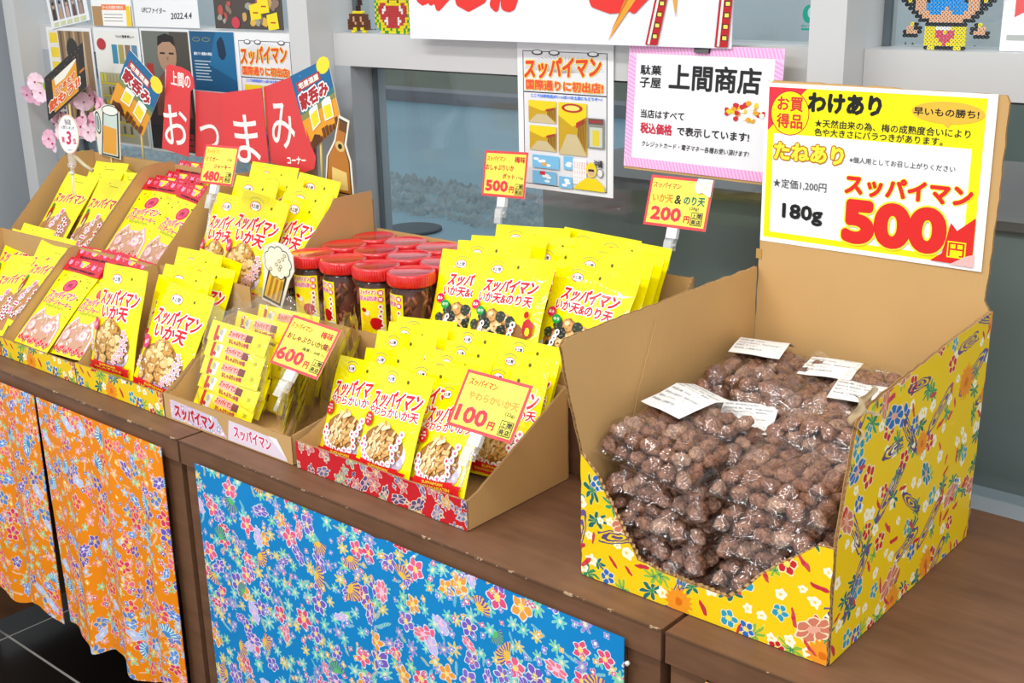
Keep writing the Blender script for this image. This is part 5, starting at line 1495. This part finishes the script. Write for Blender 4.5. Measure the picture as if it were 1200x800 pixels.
def p_cal(p, w, h):
    p.rect(-w * .48, h * .5, w * .48, h * .98, ink('#f4f4f2'))
    for k in range(8): p.text(str(3 + k), -w * .42 + k * w * .115, h * .78, w * .05 if k < 7 else w * .08, h * .14, ink('#d83040' if k == 1 else ('#3860b0' if k == 7 else '#4a4a50')), .0002)
    p.rect(-w * .48, 0, w * .48, h * .5, ink('#b08858')); p.rect(-w * .48, h * .42, w * .48, h * .62, ink('#f2f2f0'))
    p.rect(-w * .24, 0, w * .46, h * .50, ink('#f6f4f0')); p.rect(-w * .24, h * .34, w * .36, h * .46, ink('#f08040')); p.text('お一人さま点数のお知らせ', .04 * w, h * .40, w * .5, h * .07, ink(WHT), .0001)
    for k in range(3): p.rect(-w * .2, h * (.10 + .07 * k), w * .26, h * (.115 + .07 * k), ink('#8a8a8a'))
    p.poly([(w * .34, 0), (w * .46, 0), (w * .44, h * .44), (w * .36, h * .42)], ink('#f0d020'))
poster('calendar sheet with an orange headed note pasted on it', -2.585, .577, .170, .105, p_cal, y=1.5945, group=G2)
def p_food(p, w, h):
    r = random.Random(8); p.rect(-w * .5, 0, w * .5, h, ink('#4c4440'))
    for k in range(46): p.blob(r.uniform(-.45, .45) * w, r.uniform(.05, .95) * h, r.uniform(.006, .016), r.uniform(.005, .013), ink(r.choice(['#8a7264', '#b05048', '#c8a060', '#3c3434', '#9a9a90', '#d8b048'])), r, 9, .3)
    for (u, v, q) in ((.12, .30, .2), (.24, .42, -.3), (.36, .12, .1)): p.poly([(w * u - .016, h * v - .014), (w * u + .018, h * v - .010), (w * u + .014, h * v + .022), (w * u - .020, h * v + .016)], ink('#ecd81c')); p.rect(w * u - .008, h * v, w * u + .008, h * v + .003, ink('#c03828'))
    p.ell(-w * .18, h * .12, .014, .012, ink('#c83c4c'), 14)
poster('dark photo print of snacks on a table, top right of the left bay', -2.080, .5785, .226, .105, p_food, y=1.5945, group=G2)
def p_interior(p, w, h):
    p.rect(-w * .46, h * .02, w * .46, h * .97, ink('#8f7558')); p.rect(-w * .46, h * .02, -w * .24, h * .97, ink('#e4e0d8'))
    for k in range(3): p.rect(-w * .44, h * (.86 - .13 * k), -w * .26, h * (.95 - .13 * k), ink('#ecd030'))
    for k in range(6): p.rect(-w * .44, h * (.10 + .08 * k), -w * .34, h * (.15 + .08 * k), ink('#9a6a68')); p.rect(-w * .32, h * (.10 + .08 * k), -w * .27, h * (.16 + .08 * k), ink('#4c4c58'))
    for k in range(6): p.rect(-w * .2 + k * w * .1, h * .1, -w * .19 + k * w * .1 + .006, h * .97, ink('#c0a078' if k % 2 else '#6c5238'))
    p.ell(w * .05, h * .80, w * .13, h * .11, ink('#33302e'), 18); p.poly([(-w * .14, h * .40), (w * .24, h * .40), (w * .18, h * .66), (w * .08, h * .74), (-w * .02, h * .72), (-w * .12, h * .62)], ink('#2e2b2a'))
    p.blob(w * .36, h * .36, .02, .022, ink('#5a3028'), random.Random(2), 10, .3)
poster('photo of a person in dark clothes inside a wooden shop', -2.793, .300, .206, .270, p_interior, group=G2)
def p_store(p, w, h):
    r = random.Random(5); p.rect(-w * .46, h * .02, w * .46, h * .90, ink('#b4b49a')); p.rect(-w * .46, h * .62, w * .46, h * .97, ink('#e8e8e2'))
    for k in range(4): p.rect(w * (-.12 + .145 * k), h * .70, w * (.0 + .145 * k), h * .86, ink(['#3a8aa8', '#a89c5c', '#8c6c58', '#5c86a0'][k]))
    for j in range(5):
        p.rect(-w * .44, h * (.08 + .11 * j), w * .18, h * (.095 + .11 * j), ink('#d8c818'))
        for k in range(8): p.rect(-w * .43 + k * w * .075, h * (.10 + .11 * j), -w * .38 + k * w * .075, h * (.17 + .11 * j), ink(r.choice(['#6c6440', '#b8b088', '#d8d030', '#8c8c74'])))
    p.ell(w * .10, h * .60, w * .07, h * .065, ink('#2c2628'), 14); p.ell(w * .10, h * .55, w * .05, h * .03, ink('#b08c74'), 12); p.poly([(w * .02, h * .2), (w * .22, h * .2), (w * .20, h * .48), (w * .04, h * .50)], ink('#3a3438'))
    p.ell(-w * .34, h * .86, w * .10, h * .05, ink('#b83038'), 14); p.text('ついに登場 新しい', w * .2, h * .93, w * .4, h * .022, ink('#3c3c3c'), .0002)
poster('photo print of shop shelves with yellow goods and a customer', -2.585, .300, .190, .273, p_store, group=G2)
def p_movie(p, w, h):
    r = random.Random(6); p.rect(-w * .47, h * .02, w * .47, h * .98, ink('#2e2420'))
    p.rect(-w * .47, h * .55, w * .47, h * .98, ink('#6c7068')); p.rect(w * .1, h * .6, w * .47, h * .98, ink('#4a463e')); p.rect(-w * .42, h * .50, -w * .28, h * .72, ink('#a82c28'))
    p.ell(w * .02, h * .80, w * .19, h * .15, ink('#b08a70'), 18); p.poly([(-w * .16, h * .86), (-w * .05, h * .895), (w * .10, h * .90), (w * .20, h * .86), (w * .18, h * .94), (w * .02, h * .965), (-w * .14, h * .94)], ink('#1c1614'))
    p.rect(-w * .12, h * .80, -w * .02, h * .815, ink('#241a18')); p.rect(w * .06, h * .80, w * .16, h * .815, ink('#241a18')); p.poly([(w * .0, h * .78), (w * .05, h * .78), (w * .03, h * .74)], ink('#8c6850'))
    p.poly([(-w * .30, h * .30), (w * .42, h * .30), (w * .40, h * .56), (w * .18, h * .66), (-w * .08, h * .66), (-w * .24, h * .58)], ink('#7c4c3c')); p.poly([(-w * .12, h * .42), (w * .05, h * .42), (w * .08, h * .66), (-w * .05, h * .68)], ink('#c6ccd2'))
    p.rect(-w * .47, h * .02, w * .47, h * .22, ink('#151113'))
    for k in range(3): p.text('闘', w * .34, h * (.05 + .05 * k), w * .12, h * .04, ink('#b03038'), .0003)
poster('film poster of a man with wet hands before his face', -2.390, .298, .190, .276, p_movie, group=G2)
def p_blue(p, w, h):
    p.rect(-w * .49, 0, w * .49, h * .99, ink('#12547e')); p.poly([(-w * .1, h * .62), (w * .49, h * .45), (w * .49, h * .99), (w * .1, h * .99)], ink('#1a6a98')); p.blob(w * .20, h * .80, .018, .030, ink('#0c2c4a'), random.Random(3), 10, .3)
    p.rect(-w * .49, h * .14, w * .49, h * .32, ink('#c8c8c8'))
    for k in range(5): p.rect(-w * .40 + k * w * .17, h * .17, -w * .27 + k * w * .17, h * .30, ink(['#8a7068', '#5c6468', '#a89078', '#6c4c48', '#90989c'][k]))
    p.rect(-w * .49, h * .12, w * .49, h * .15, ink('#a83030')); p.rect(-w * .49, 0, w * .49, h * .12, ink('#1c1c1c'))
    for k in range(7): p.rect(-w * .42, h * (.44 + .035 * k), -w * (.06 + .03 * (k % 3)), h * (.452 + .035 * k), ink('#b8ccd8'))
    p.text('胸をうつ感動の実話', -w * .22, h * .74, w * .40, h * .035, ink('#d8e4ec'), .0003)
    for u in (-.34, -.12): p.ell(w * u, h * .90, w * .09, h * .025, ink('#8a8c5a'), 12); p.ell(w * u, h * .90, w * .075, h * .018, ink('#12547e'), 12)
poster('blue film poster with a strip of small photos', -2.216, .385, .160, .188, p_blue, group=G2)
def p_prod(p, w, h):
    for k in range(2):
        v = h * (.06 + .42 * k)
        p.rect(-w * .34, v, w * .34, v + h * .36, ink('#1c3a4a')); p.rect(-w * .28, v + h * .10, w * .32, v + h * .34, ink('#e8d41c')); p.ell(0, v + h * .19, w * .24, h * .085, ink('#b08a74'), 16)
        p.rect(-w * .28, v + h * .04, w * .29, v + h * .09, ink('#d03434')); p.poly([(-w * .42, v + h * .22), (-w * .42, v + h * .37), (-w * .20, v + h * .37)], ink('#e05a5c')); p.rect(-w * .46, v + h * .03, -w * .30, v + h * .075, ink('#aeb2b0'))
poster('white product sheet leaning at the right edge of the upper right pane', -.468, .577, .19, .15, p_prod, y=1.62)

# ------------------------------------------------------------------ wide white banner above the rail
BN = thing('shop_banner', 'wide white banner with big red letters above the rail', 'banner', (-1.253, 1.566, .576))
b = MB(); b.box((-.329, 0, -.003), (.327, .002, .24), simple('banner_cloth', '#e6e8f0', .5)); b.build('sheet', BN)
p = Print(lift=.0003); q_ = ink('#e2322c')
for ch, u in (('あ', -.265), ('じ', -.175), ('か', -.090), ('つ', .025), ('と', .110), ('め', .150)):
    p.text(ch, u, .125, .085 if ch not in 'め' else .075, .150 if ch != 'つ' else .09, q_, .006)
p.poly([(.108, .003), (.150, .085), (.158, .20), (.205, .20), (.168, .075)], ink('#e8a030')); p.poly([(.112, .015), (.150, .080), (.160, .20), (.176, .20), (.160, .085)], ink('#c87018'))
p.poly([(.195, .20), (.232, .040), (.240, .20)], ink('#e8a030'))
for u0, u1, s in ((.178, .200, .02), (.300, .322, -.012)):
    p.poly([(u0, -.001), (u1, -.001), (u1 + s + .03, .20), (u0 + s + .03, .20)], ink('#b81c24')); p.line(u0 + .006, 0, u0 + .036 + s, .20, .004, ink('#f0e8e0'))
    for k in range(7): v = .008 + k * .016; x_ = u1 - .006 + (s + .03) * v / .2; p.rect(x_ - .006, v, x_ + .004, v + .008, ink('#2a2018')); p.rect(x_ - .004, v + .001, x_ + .003, v + .0065, ink('#ecd860'))
p.bake('printed_front', BN)

# teal round sticker on the upper glass
p = Print(lift=.0004); T_ = ink('#18a088'); p.ell(0, .018, .010, .013, T_, 20); p.ell(.004, .020, .006, .008, ink('#b8d4d8'), 14); p.ell(.006, .022, .004, .005, T_, 12); p.text('安心マーク', 0, .001, .022, .003, T_, .0002); p.rect(-.011, -.005, .011, -.002, T_)
o = p.bake('round_sticker', None, loc=(-.856, 1.6632, .600)); tag(o, 'small teal round sticker on the upper glass beside the banner', 'sticker')

# ------------------------------------------------------------------ red banner of five folded panels with its cut-outs
RB = thing('snack_corner_sign', 'red folded card sign with white brush lettering behind the packets', 'sign', (-2.0, 1.515, .10))
RC = simple('red_card', '#df3f42', .45); WI = ink('#fbf4f0')
def rp(pts, y, name='panel'):
    b = MB(); b.prism([(x + 2.0, z - .1) for x, z in pts], lambda u, v, w: (u, w - .0 + y(u), v), 0, .0012, RC); return b.build(name, RB)
fold = [lambda u: 0.0 + (u + .22) * .10, lambda u: .004 + (u + .12) * -.12, lambda u: .002 + (u - .0) * .10, lambda u: .006 - (u - .08) * .12]
P1 = [(-2.306, .327), (-2.222, .314), (-2.196, .454), (-2.182, .462), (-2.182, .480), (-2.192, .494), (-2.217, .503), (-2.255, .508), (-2.263, .504)]
P2 = [(-2.220, .314), (-2.096, .318), (-2.081, .456), (-2.192, .455)]
P3 = [(-2.086, .320), (-1.957, .324), (-1.961, .472), (-2.077, .457)]
P4 = [(-1.955, .324), (-1.839, .316), (-1.800, .328), (-1.792, .350), (-1.806, .372), (-1.853, .500), (-1.960, .473)]
for k, P in enumerate((P1, P2, P3, P4)): rp(P, fold[k])
def lay(f): return lambda u, v, w: (u, f(u) - w, v)
for k, (t_, u, v, ww, hh) in enumerate((('お', -.253, .280, .074, .084), ('つ', -.150, .262, .078, .052), ('ま', -.014, .268, .068, .096), ('み', .100, .302, .082, .088))):
    p = Print(lay(fold[k]), lift=.0004); p.text(t_, u, v, ww, hh, WI, .0007, rot=-.02 if k < 2 else .05, res=4)
    if k == 0: p.text('上間の', -.222, .377, .060, .030, WI, .0006, rot=-.12)
    if k == 3: p.text('コーナー', .140, .238, .066, .014, WI, .0008, rot=.10)
    p.bake('lettering', RB)
b = MB(); b.tube([(-.02, .012, .0), (-.02, .012, .24)], .003, simple('bamboo_stick', '#e0c878', .5), 6); b.build('stick', RB)
NIGHT, BEER = '#1d6a9c', '#eaa028'
def house_card(name, lab, corners, y, dark=False):
    """corners: tl, tr, br, bl in world x, z"""
    tl, tr, br, bl = corners
    cx = sum(c[0] for c in corners) / 4; cz = sum(c[1] for c in corners) / 4
    T0 = thing(name, lab, 'sign', (cx, y, cz))
    def mp(u, v, w):
        x = (1 - v) * ((1 - u) * bl[0] + u * br[0]) + v * ((1 - u) * tl[0] + u * tr[0]); z = (1 - v) * ((1 - u) * bl[1] + u * br[1]) + v * ((1 - u) * tl[1] + u * tr[1])
        return (x - cx, -w, z - cz)
    b = MB(); b.prism([(0, 0), (1, 0), (1, 1), (0, 1)], lambda u, v, w: mp(u, v, -w), 0, .0012, simple('card_white_back', '#efe9dc', .5)); b.build('card', T0)
    p = Print(mp, lift=.0003); rg = random.Random(4)
    if not dark:
        p.rect(0, 0, 1, 1, ink(BEER)); p.rect(0, .40, 1, 1, ink('#8c8c50')); p.rect(0, .48, 1, 1, ink('#3a7a80')); p.rect(0, .56, 1, 1, ink(NIGHT))
        p.ell(.86, .93, .17, .12, ink('#f6e03a'), 18)
        for k in range(14): p.ell(rg.uniform(.05, .95), rg.uniform(.6, .97), .008, .006, ink('#f6e03a'), 6)
        p.rect(.10, .76, .74, .88, ink('#b83838')); p.text('宅居酒屋', .42, .82, .54, .08, ink('#f8f0e8'), .004)
        p.text('家呑み', .47, .62, .78, .20, ink('#b02830'), .012, edge=ink(WHT), ew=.022)
        for u, q in ((.24, .1), (.62, -.12)):
            p.poly([(u - .02, .20), (u + .24, .20 + q * .3), (u + .26, .46 + q * .3), (u, .46)], ink('#f8f4e8')); p.poly([(u + .01, .22), (u + .21, .22 + q * .3), (u + .22, .40 + q * .3), (u + .02, .40)], ink('#f4dc28')); p.ell(u + .13, .45, .13, .035, ink('#fdfbf2'), 12)
        for k in range(9): u = .06 + k * .10; p.rect(u, 0, u + .08, rg.uniform(.05, .15), ink('#6a3c18')); 
        p.poly([(.10, 0), (.38, 0), (.38, .09), (.24, .15), (.10, .09)], ink('#5a3014'))
    else:
        p.rect(0, 0, 1, 1, ink('#2a2420')); p.poly([(.18, .06), (.86, .06), (.86, .80), (.18, .80)], ink(BEER)); p.poly([(.24, .80), (.86, .80), (.70, .70), (.5, .60), (.26, .62)], ink('#f4f0e0')); p.poly([(.86, .40), (.98, .40), (.98, .46), (.86, .46)], ink('#c87018'))
        p.poly([(.80, .06), (.86, .06), (.86, .80), (.80, .80)], ink('#3a3028'))
        for k in range(14): p.ell(rg.uniform(.03, .97), rg.uniform(.82, .98), .008, .006, ink('#d8c890'), 6)
        p.text('とりあえず', .5, .48, .5, .12, ink('#e86a20'), .008, edge=ink('#fbeedc'), ew=.012); p.text('飲もう!!', .46, .26, .78, .22, ink('#e85a18'), .012, edge=ink('#fbeedc'), ew=.02)
    p.bake('printed_front', T0)
    b = MB(); b.tube([(.0, .004, -.02), (-.01, .006, -.20)], .0026, simple('bamboo_stick', '#e0c878', .5), 6); b.build('stick', T0)
house_card('beer_sign', 'blue and orange diamond card with two beer mugs, left of the red sign', [(-2.379, .536), (-2.269, .462), (-2.365, .350), (-2.483, .416)], 1.500)
house_card('beer_sign', 'upright blue and orange beer card at the right end of the red sign', [(-1.854, .500), (-1.744, .538), (-1.716, .420), (-1.809, .360)], 1.509)
house_card('beer_sign', 'black card with an orange beer glass, leftmost above the packets', [(-2.738, .461), (-2.548, .548), (-2.553, .450), (-2.745, .359)], 1.490, True)

def cutout(name, lab, pts, y, colors, draw, cat='sign', t=.0012):
    cx = sum(q[0] for q in pts) / len(pts); cz = min(q[1] for q in pts)
    T0 = thing(name, lab, cat, (cx, y, cz))
    b = MB(); b.prism([(x - cx, z - cz) for x, z in pts], lambda u, v, w: (u, w, v), 0, t, simple('card_white_back', '#efe9dc', .5)); b.build('card', T0)
    p = Print(lift=.0003); draw(p, lambda x, z: (x - cx, z - cz)); p.bake('printed_front', T0)
    b = MB(); b.tube([(0, .004, .01), (0, .004, -.10)], .0022, simple('bamboo_stick', '#e0c878', .5), 6); b.build('stick', T0)
    return T0
def dr_mug(p, m_):
    K = ink('#1e2a28'); p.poly([m_(-2.512, .300), m_(-2.440, .296), m_(-2.424, .398), m_(-2.486, .402)], K); p.poly([m_(-2.507, .303), m_(-2.445, .300), m_(-2.430, .396), m_(-2.482, .399)], ink('#cfe0d8')); p.poly([m_(-2.504, .306), m_(-2.450, .303), m_(-2.438, .362), m_(-2.492, .368)], ink('#eaa63c'))
    u, v = m_(-2.456, .402); p.ell(u, v, .034, .012, K, 16); p.ell(u, v, .031, .010, ink('#f2f4ea'), 16)
    u, v = m_(-2.512, .372); p.ell(u, v, .012, .026, K, 14); p.ell(u, v, .009, .022, ink('#cfe0d8'), 14); p.ell(u, v, .005, .016, K, 12); p.ell(u, v, .0035, .014, ink('#8ca09c'), 12)
cutout('mug_cutout', 'cut-out of a tall beer mug between the diamond card and the oval tag', [(-2.524, .300), (-2.436, .294), (-2.420, .400), (-2.440, .414), (-2.478, .415), (-2.500, .404), (-2.526, .396), (-2.526, .348)], 1.482, None, dr_mug)
def dr_bottle(p, m_):
    K = ink('#2a1a10'); A = [(-1.764, .290), (-1.690, .288), (-1.692, .352), (-1.704, .382), (-1.691, .424), (-1.714, .431), (-1.728, .386), (-1.752, .356)]
    p.poly([m_(*q) for q in A], K); p.poly([m_(-1.7275 + (x + 1.7275) * .92, .36 + (z - .36) * .96) for x, z in A], ink('#b8742c')); p.poly([m_(-1.712, .428), m_(-1.692, .422), m_(-1.696, .404), m_(-1.717, .409)], ink('#6a4420'))
    u, v = m_(-1.716, .378); p.ell(u, v, .013, .010, ink('#d8b870'), 12, -.3); p.ell(u, v, .006, .005, K, 10); p.poly([m_(-1.745, .296), m_(-1.70, .296), m_(-1.702, .330), m_(-1.742, .338)], ink('#e8c878'))
cutout('bottle_cutout', 'cut-out of a brown beer bottle at the right end of the red sign', [(-1.768, .286), (-1.686, .284), (-1.688, .352), (-1.699, .382), (-1.686, .427), (-1.714, .436), (-1.732, .388), (-1.756, .357)], 1.502, None, dr_bottle)
def dr_beer(p, m_):
    K = ink('#2c2c24'); r = random.Random(2)
    p.poly([m_(-1.646, .156), m_(-1.600, .147), m_(-1.576, .200), m_(-1.620, .216)], K); p.poly([m_(-1.642, .160), m_(-1.602, .152), m_(-1.582, .198), m_(-1.618, .210)], ink('#e6b848'))
    for k in range(3): a = .012 * k; p.poly([m_(-1.634 + a, .160 - a * .2), m_(-1.628 + a, .159 - a * .2), m_(-1.610 + a, .196 - a * .2), m_(-1.616 + a, .198 - a * .2)], ink('#b07c20'))
    for k in range(9): a = k * .7; u, v = m_(-1.597 + .024 * math.cos(a), .224 + .018 * math.sin(a)); p.ell(u, v, .0125, .0115, K, 12)
    for k in range(9): a = k * .7; u, v = m_(-1.597 + .024 * math.cos(a), .224 + .018 * math.sin(a)); p.ell(u, v, .0110, .0100, ink('#f4efd8'), 12)
    u, v = m_(-1.597, .224); p.ell(u, v, .024, .018, ink('#f4efd8'), 14)
    for k in range(7): u, v = m_(-1.597 + r.uniform(-.022, .022), .224 + r.uniform(-.016, .016)); p.ell(u, v, .0040, .0034, K, 8); p.ell(u, v, .0030, .0025, ink('#e9dfae'), 8)
cutout('beer_cutout', 'cut-out of a foaming beer mug in front of the back row squid packets', [(-1.650, .152), (-1.598, .142), (-1.570, .196), (-1.556, .214), (-1.556, .240), (-1.572, .256), (-1.600, .260), (-1.628, .250), (-1.640, .226), (-1.636, .206)], 1.2435, None, dr_beer)
# oval rank tag on a jointed clip
OT = thing('rank_tag', 'white oval third-rank tag on a clear jointed clip at the far left', 'sign', (-2.323, 1.30, .300))
def omap(u, v, w): return (u, -w, v)
b = MB(); b.prism([(.045 * math.cos(a) * .9 + .006 * math.sin(a), .080 + .041 * math.sin(a)) for a in [2 * PI * k / 30 for k in range(30)]], lambda u, v, w: (u, w, v), 0, .0012, simple('card_white_back', '#efe9dc', .5)); b.build('card', OT)
p = Print(omap, lift=.0003)
el = lambda s: [((.045 * math.cos(a) * .9 + .006 * math.sin(a)) * s, .080 + .041 * math.sin(a) * s) for a in [2 * PI * k / 30 for k in range(30)]]
p.poly(el(.99), ink('#e8a878')); p.poly(el(.95), ink('#fbfafa'))
p.text('当店', .004, .106, .024, .011, ink('#3c3840'), .0003); p.text('人気ランキング', .002, .094, .050, .0075, ink('#3c3840'), .0002)
p.text('3', 0, .073, .020, .026, ink('#d8285c'), .0012, shear=.2); p.text('第', -.022, .068, .012, .012, ink('#d8285c'), .0003); p.text('位', .022, .068, .012, .012, ink('#d8285c'), .0003); p.text('(当店調べ)', 0, .048, .016, .004, ink('#6c6870'), 0)
p.bake('printed_front', OT)
b = MB(); b.box((-.008, -.003, .018), (.008, .005, .040), CLIPF); b.box((-.011, -.004, .012), (.004, .006, .020), CLIPF); b.build('clip_head', OT)
b = MB(); b.tube([(-.002, .001, .016), (-.006, .001, -.002)], .004, CLIPF, 8); b.lathe([(.004, -.004), (.005, .0), (.004, .004)], simple('clip_white', '#eceef0', .35), 10, c=(-.006, .001, .0)); b.tube([(-.006, .001, -.004), (-.010, .001, -.045)], .0035, CLIPF, 8); b.build('clip_stem', OT)
b = MB(); b.tube([(.010, .004, .034), (.030, .010, .018), (.052, .014, .008)], .0042, simple('clip_amber', '#c8b890', .3), 8); b.build('clip_arm', OT)

# ------------------------------------------------------------------ artificial cherry blossom sprig
CB = thing('cherry_sprig', 'artificial pink cherry blossom sprig beside the left window post', 'flowers', (-2.72, 1.53, .25))
b = MB(); b.tube([(0, 0, -.12), (.01, 0, 0), (.02, .005, .09), (.05, .0, .15)], .003, simple('twig_brown', '#5c4030', .7), 6); b.build('twig', CB)
b = MB(); b.tube([(.02, .005, .08), (-.06, .0, .14), (-.12, .0, .18)], .002, simple('twig_brown', '#5c4030', .7), 6); b.build('twig', CB)
b = MB(); b.tube([(.015, .005, .06), (.09, .0, .12), (.16, .0, .14)], .002, simple('twig_brown', '#5c4030', .7), 6); b.build('twig', CB)
PET = simple('petal_pink', '#f3b9cf', .6); PET2 = simple('petal_pale', '#f7d6e2', .6); LEAF = simple('leaf_green', '#9ab83c', .55); STAM = simple('stamen', '#b03a5c', .6)
def blossom_mesh(mt):
    b = MB()
    for k in range(5):
        a = 2 * PI * k / 5; vs = [(0, 0, 0)]
        for q in range(7):
            t = -.62 + 1.24 * q / 6; r = .024 * (1 - .18 * abs(t) ** 2 - (.10 if q == 3 else 0)); vs.append((r * math.cos(a + t), -.008 + .004 * math.cos(t * 2), r * math.sin(a + t)))
        b.add(vs, [(0, q, q + 1) for q in range(1, 7)], mt, smooth=True)
    b.lathe([(.003, -.001), (.002, .002)], STAM, 6, c=(0, -.008, 0))
    return b.mesh('blossom')
bl = [blossom_mesh(PET), blossom_mesh(PET2)]
rg = random.Random(12)
for k, (x, z) in enumerate([(-.135, .185), (-.105, .195), (-.120, .160), (-.090, .170), (-.150, .165), (-.050, .165), (-.030, .125), (-.060, .100), (.010, .110), (-.020, .080), (.060, .165), (.090, .160), (.120, .175), (.150, .165), (.170, .150), (.100, .125), (.075, .100), (.110, .090), (-.075, .060), (-.055, .050), (.130, .115), (.035, .060)]):
    o = link('blossom', bl[k % 2], CB, (x, rg.uniform(-.014, .0), z), (rg.uniform(-.5, .5), rg.uniform(0, 3), rg.uniform(-.6, .6)))
lf = MB(); lf.add([(0, 0, 0), (.010, -.003, .014), (.008, -.002, .034), (0, 0, .048), (-.008, .002, .034), (-.010, .003, .014)], [(0, 1, 2, 3), (0, 3, 4, 5)], LEAF, smooth=True); lfm = lf.mesh('leaf')
for (x, z, a) in ((.045, .15, .6), (.065, .14, 1.4), (.085, .14, -.6), (.12, .07, 1.8), (.09, .06, .4), (-.06, .17, -1), (.04, .04, 2.2)): link('leaf', lfm, CB, (x, -.004, z), (0, a, .3))

# ------------------------------------------------------------------ fuse-bead figures on the rail
def bead_mesh():
    b = MB(); n = 8
    vs = []
    for r, y in ((.0025, -.0024), (.0012, -.0024), (.0012, .0024), (.0025, .0024)):
        for k in range(n): vs.append((r * math.cos(2 * PI * k / n), y, r * math.sin(2 * PI * k / n)))
    fs = [(j * n + k, j * n + (k + 1) % n, ((j + 1) % 4) * n + (k + 1) % n, ((j + 1) % 4) * n + k) for j in range(4) for k in range(n)]
    return vs, fs
BVS, BFS = bead_mesh()
def beadwork(rows, pal, name, lab, loc, pitch=.005):
    T0 = thing(name, lab, 'figure', loc)
    by = {}
    for j, row in enumerate(reversed(rows)):
        for i, ch in enumerate(row):
            if ch != ' ': by.setdefault(ch, []).append((i, j))
    wd = max(len(r) for r in rows)
    nm = {'Y': 'yellow', 'K': 'black', 'R': 'red', 'G': 'green', 'W': 'white', 'S': 'peach', 'B': 'blue', 'N': 'brown', 'P': 'pink', 'D': 'dark_brown'}
    for ch, cells in by.items():
        b = MB(); mt = simple('bead_' + nm[ch], pal[ch], .35, .5)
        for i, j in cells:
            dx = (i - wd / 2 + .5) * pitch; dz = (j + .5) * pitch
            b.add([(x + dx, y, z + dz) for x, y, z in BVS], BFS, mt)
        o = b.build(nm[ch] + '_beads', T0); o['kind'] = 'stuff'
    return T0
PAL = {'Y': '#f2e21c', 'K': '#18181c', 'R': '#c83c40', 'G': '#2a9c3c', 'W': '#f4f4f0', 'S': '#e8b48c', 'B': '#1c9cec', 'N': '#6a3c24', 'P': '#e0506c', 'D': '#3c1e14'}
lion = ['  YGGYYYGGGYYYGGYYG ',' YGYYYYYYYYYYYYYYGY ',' YGYWWWYYYYYYWWWYGYY','YGYWWNNWYYYYWNNWWGY ','GYYWWNNWYYYYWNNWWYGY','YGYWWNNWYNNYWNNWWYY ',' YGYWWWYNNNNYWWWYYGY','GYYYYYYNYYYYNYYYYGY ','YGYRRRYYYYYYYYRRYYGY','GYRRRWRRRRRRRWRRRYG ','YGRRWWRRRRRRRWWRRYGY','GYRRWRRRRRRRRRWRRYY ','YGYRRRRRRRRRRRRRRGYG','GYYRRRWRRRRRWRRRYYG ','YGYYRWWRRRRRWWRRYGYY','GYGYYRWRRRRRWRRYYYG ',' YGYYYRRRRRRRYYYGYY ','  GYGYYYGYYGYYYGYG  ','   YYGGYYYYGGYYGY   ']
beadwork(lion, PAL, 'bead_figure', 'yellow and green fuse-bead lion face standing on the rail', (-1.668, 1.612, .5768))
ham = ['      DD    ','      DD    ','      DD    ','     DD     ','     DD     ','   YYYYYY   ',' NNNNNNNNNN ',' NNSNNNSNNN ','NNNSNNNSNNNN','NNNNSNNNSNNN','NNNNNNNNNNNN','NNNYYNNYYNNN','  YY    YY  ']
beadwork(ham, PAL, 'bead_figure', 'small brown fuse-bead satchel figure beside the lion face', (-1.765, 1.612, .5768))
fig = ['KYYKSSSSSKKKKSKKKKSSSSSKYYK','KYYKSSSSKKWWKKKKWWKSSSSKYYK','KYYKSSSKKKWKKBKKWKKKSSSKYYK','KYYKSSSKKWWKBBBKWWKKSSSKYYK',' KYYKSSKKKKBBBBBKKKKSSKYYK ',' KKYKSSSKBBBBBBBBBKSSSKYKK ','  KKKSSSBBBBBBBBBBBSSSKKK  ','   KKSSSBBBBBSBBBBBSSSKK   ','    KKSSSBBBSSSBBBSSSKK    ','     KKSSSSSSSSSSSSSKK     ','      KKKSSSSSSSSSKKK      ','    YK  KKKKKKKKKKK  KY    ','   SSKK YYYWWWWYYYY KKSS   ','  KSSSK YYYPPYPPYYY KSSSK  ','  KKKK  YYYPPPPPYYY  KKKK  ','        YYYYPPPYYYY        ','        YYYYYPYYYYY        ','        KYYKKKKKYYK        ']
fig = [r.replace('W', 'K') if i < 5 else r for i, r in enumerate(fig)]
beadwork(fig, PAL, 'bead_figure', 'peach and black fuse-bead figure with a blue patch in the right bay', (-.632, 1.612, .5768))
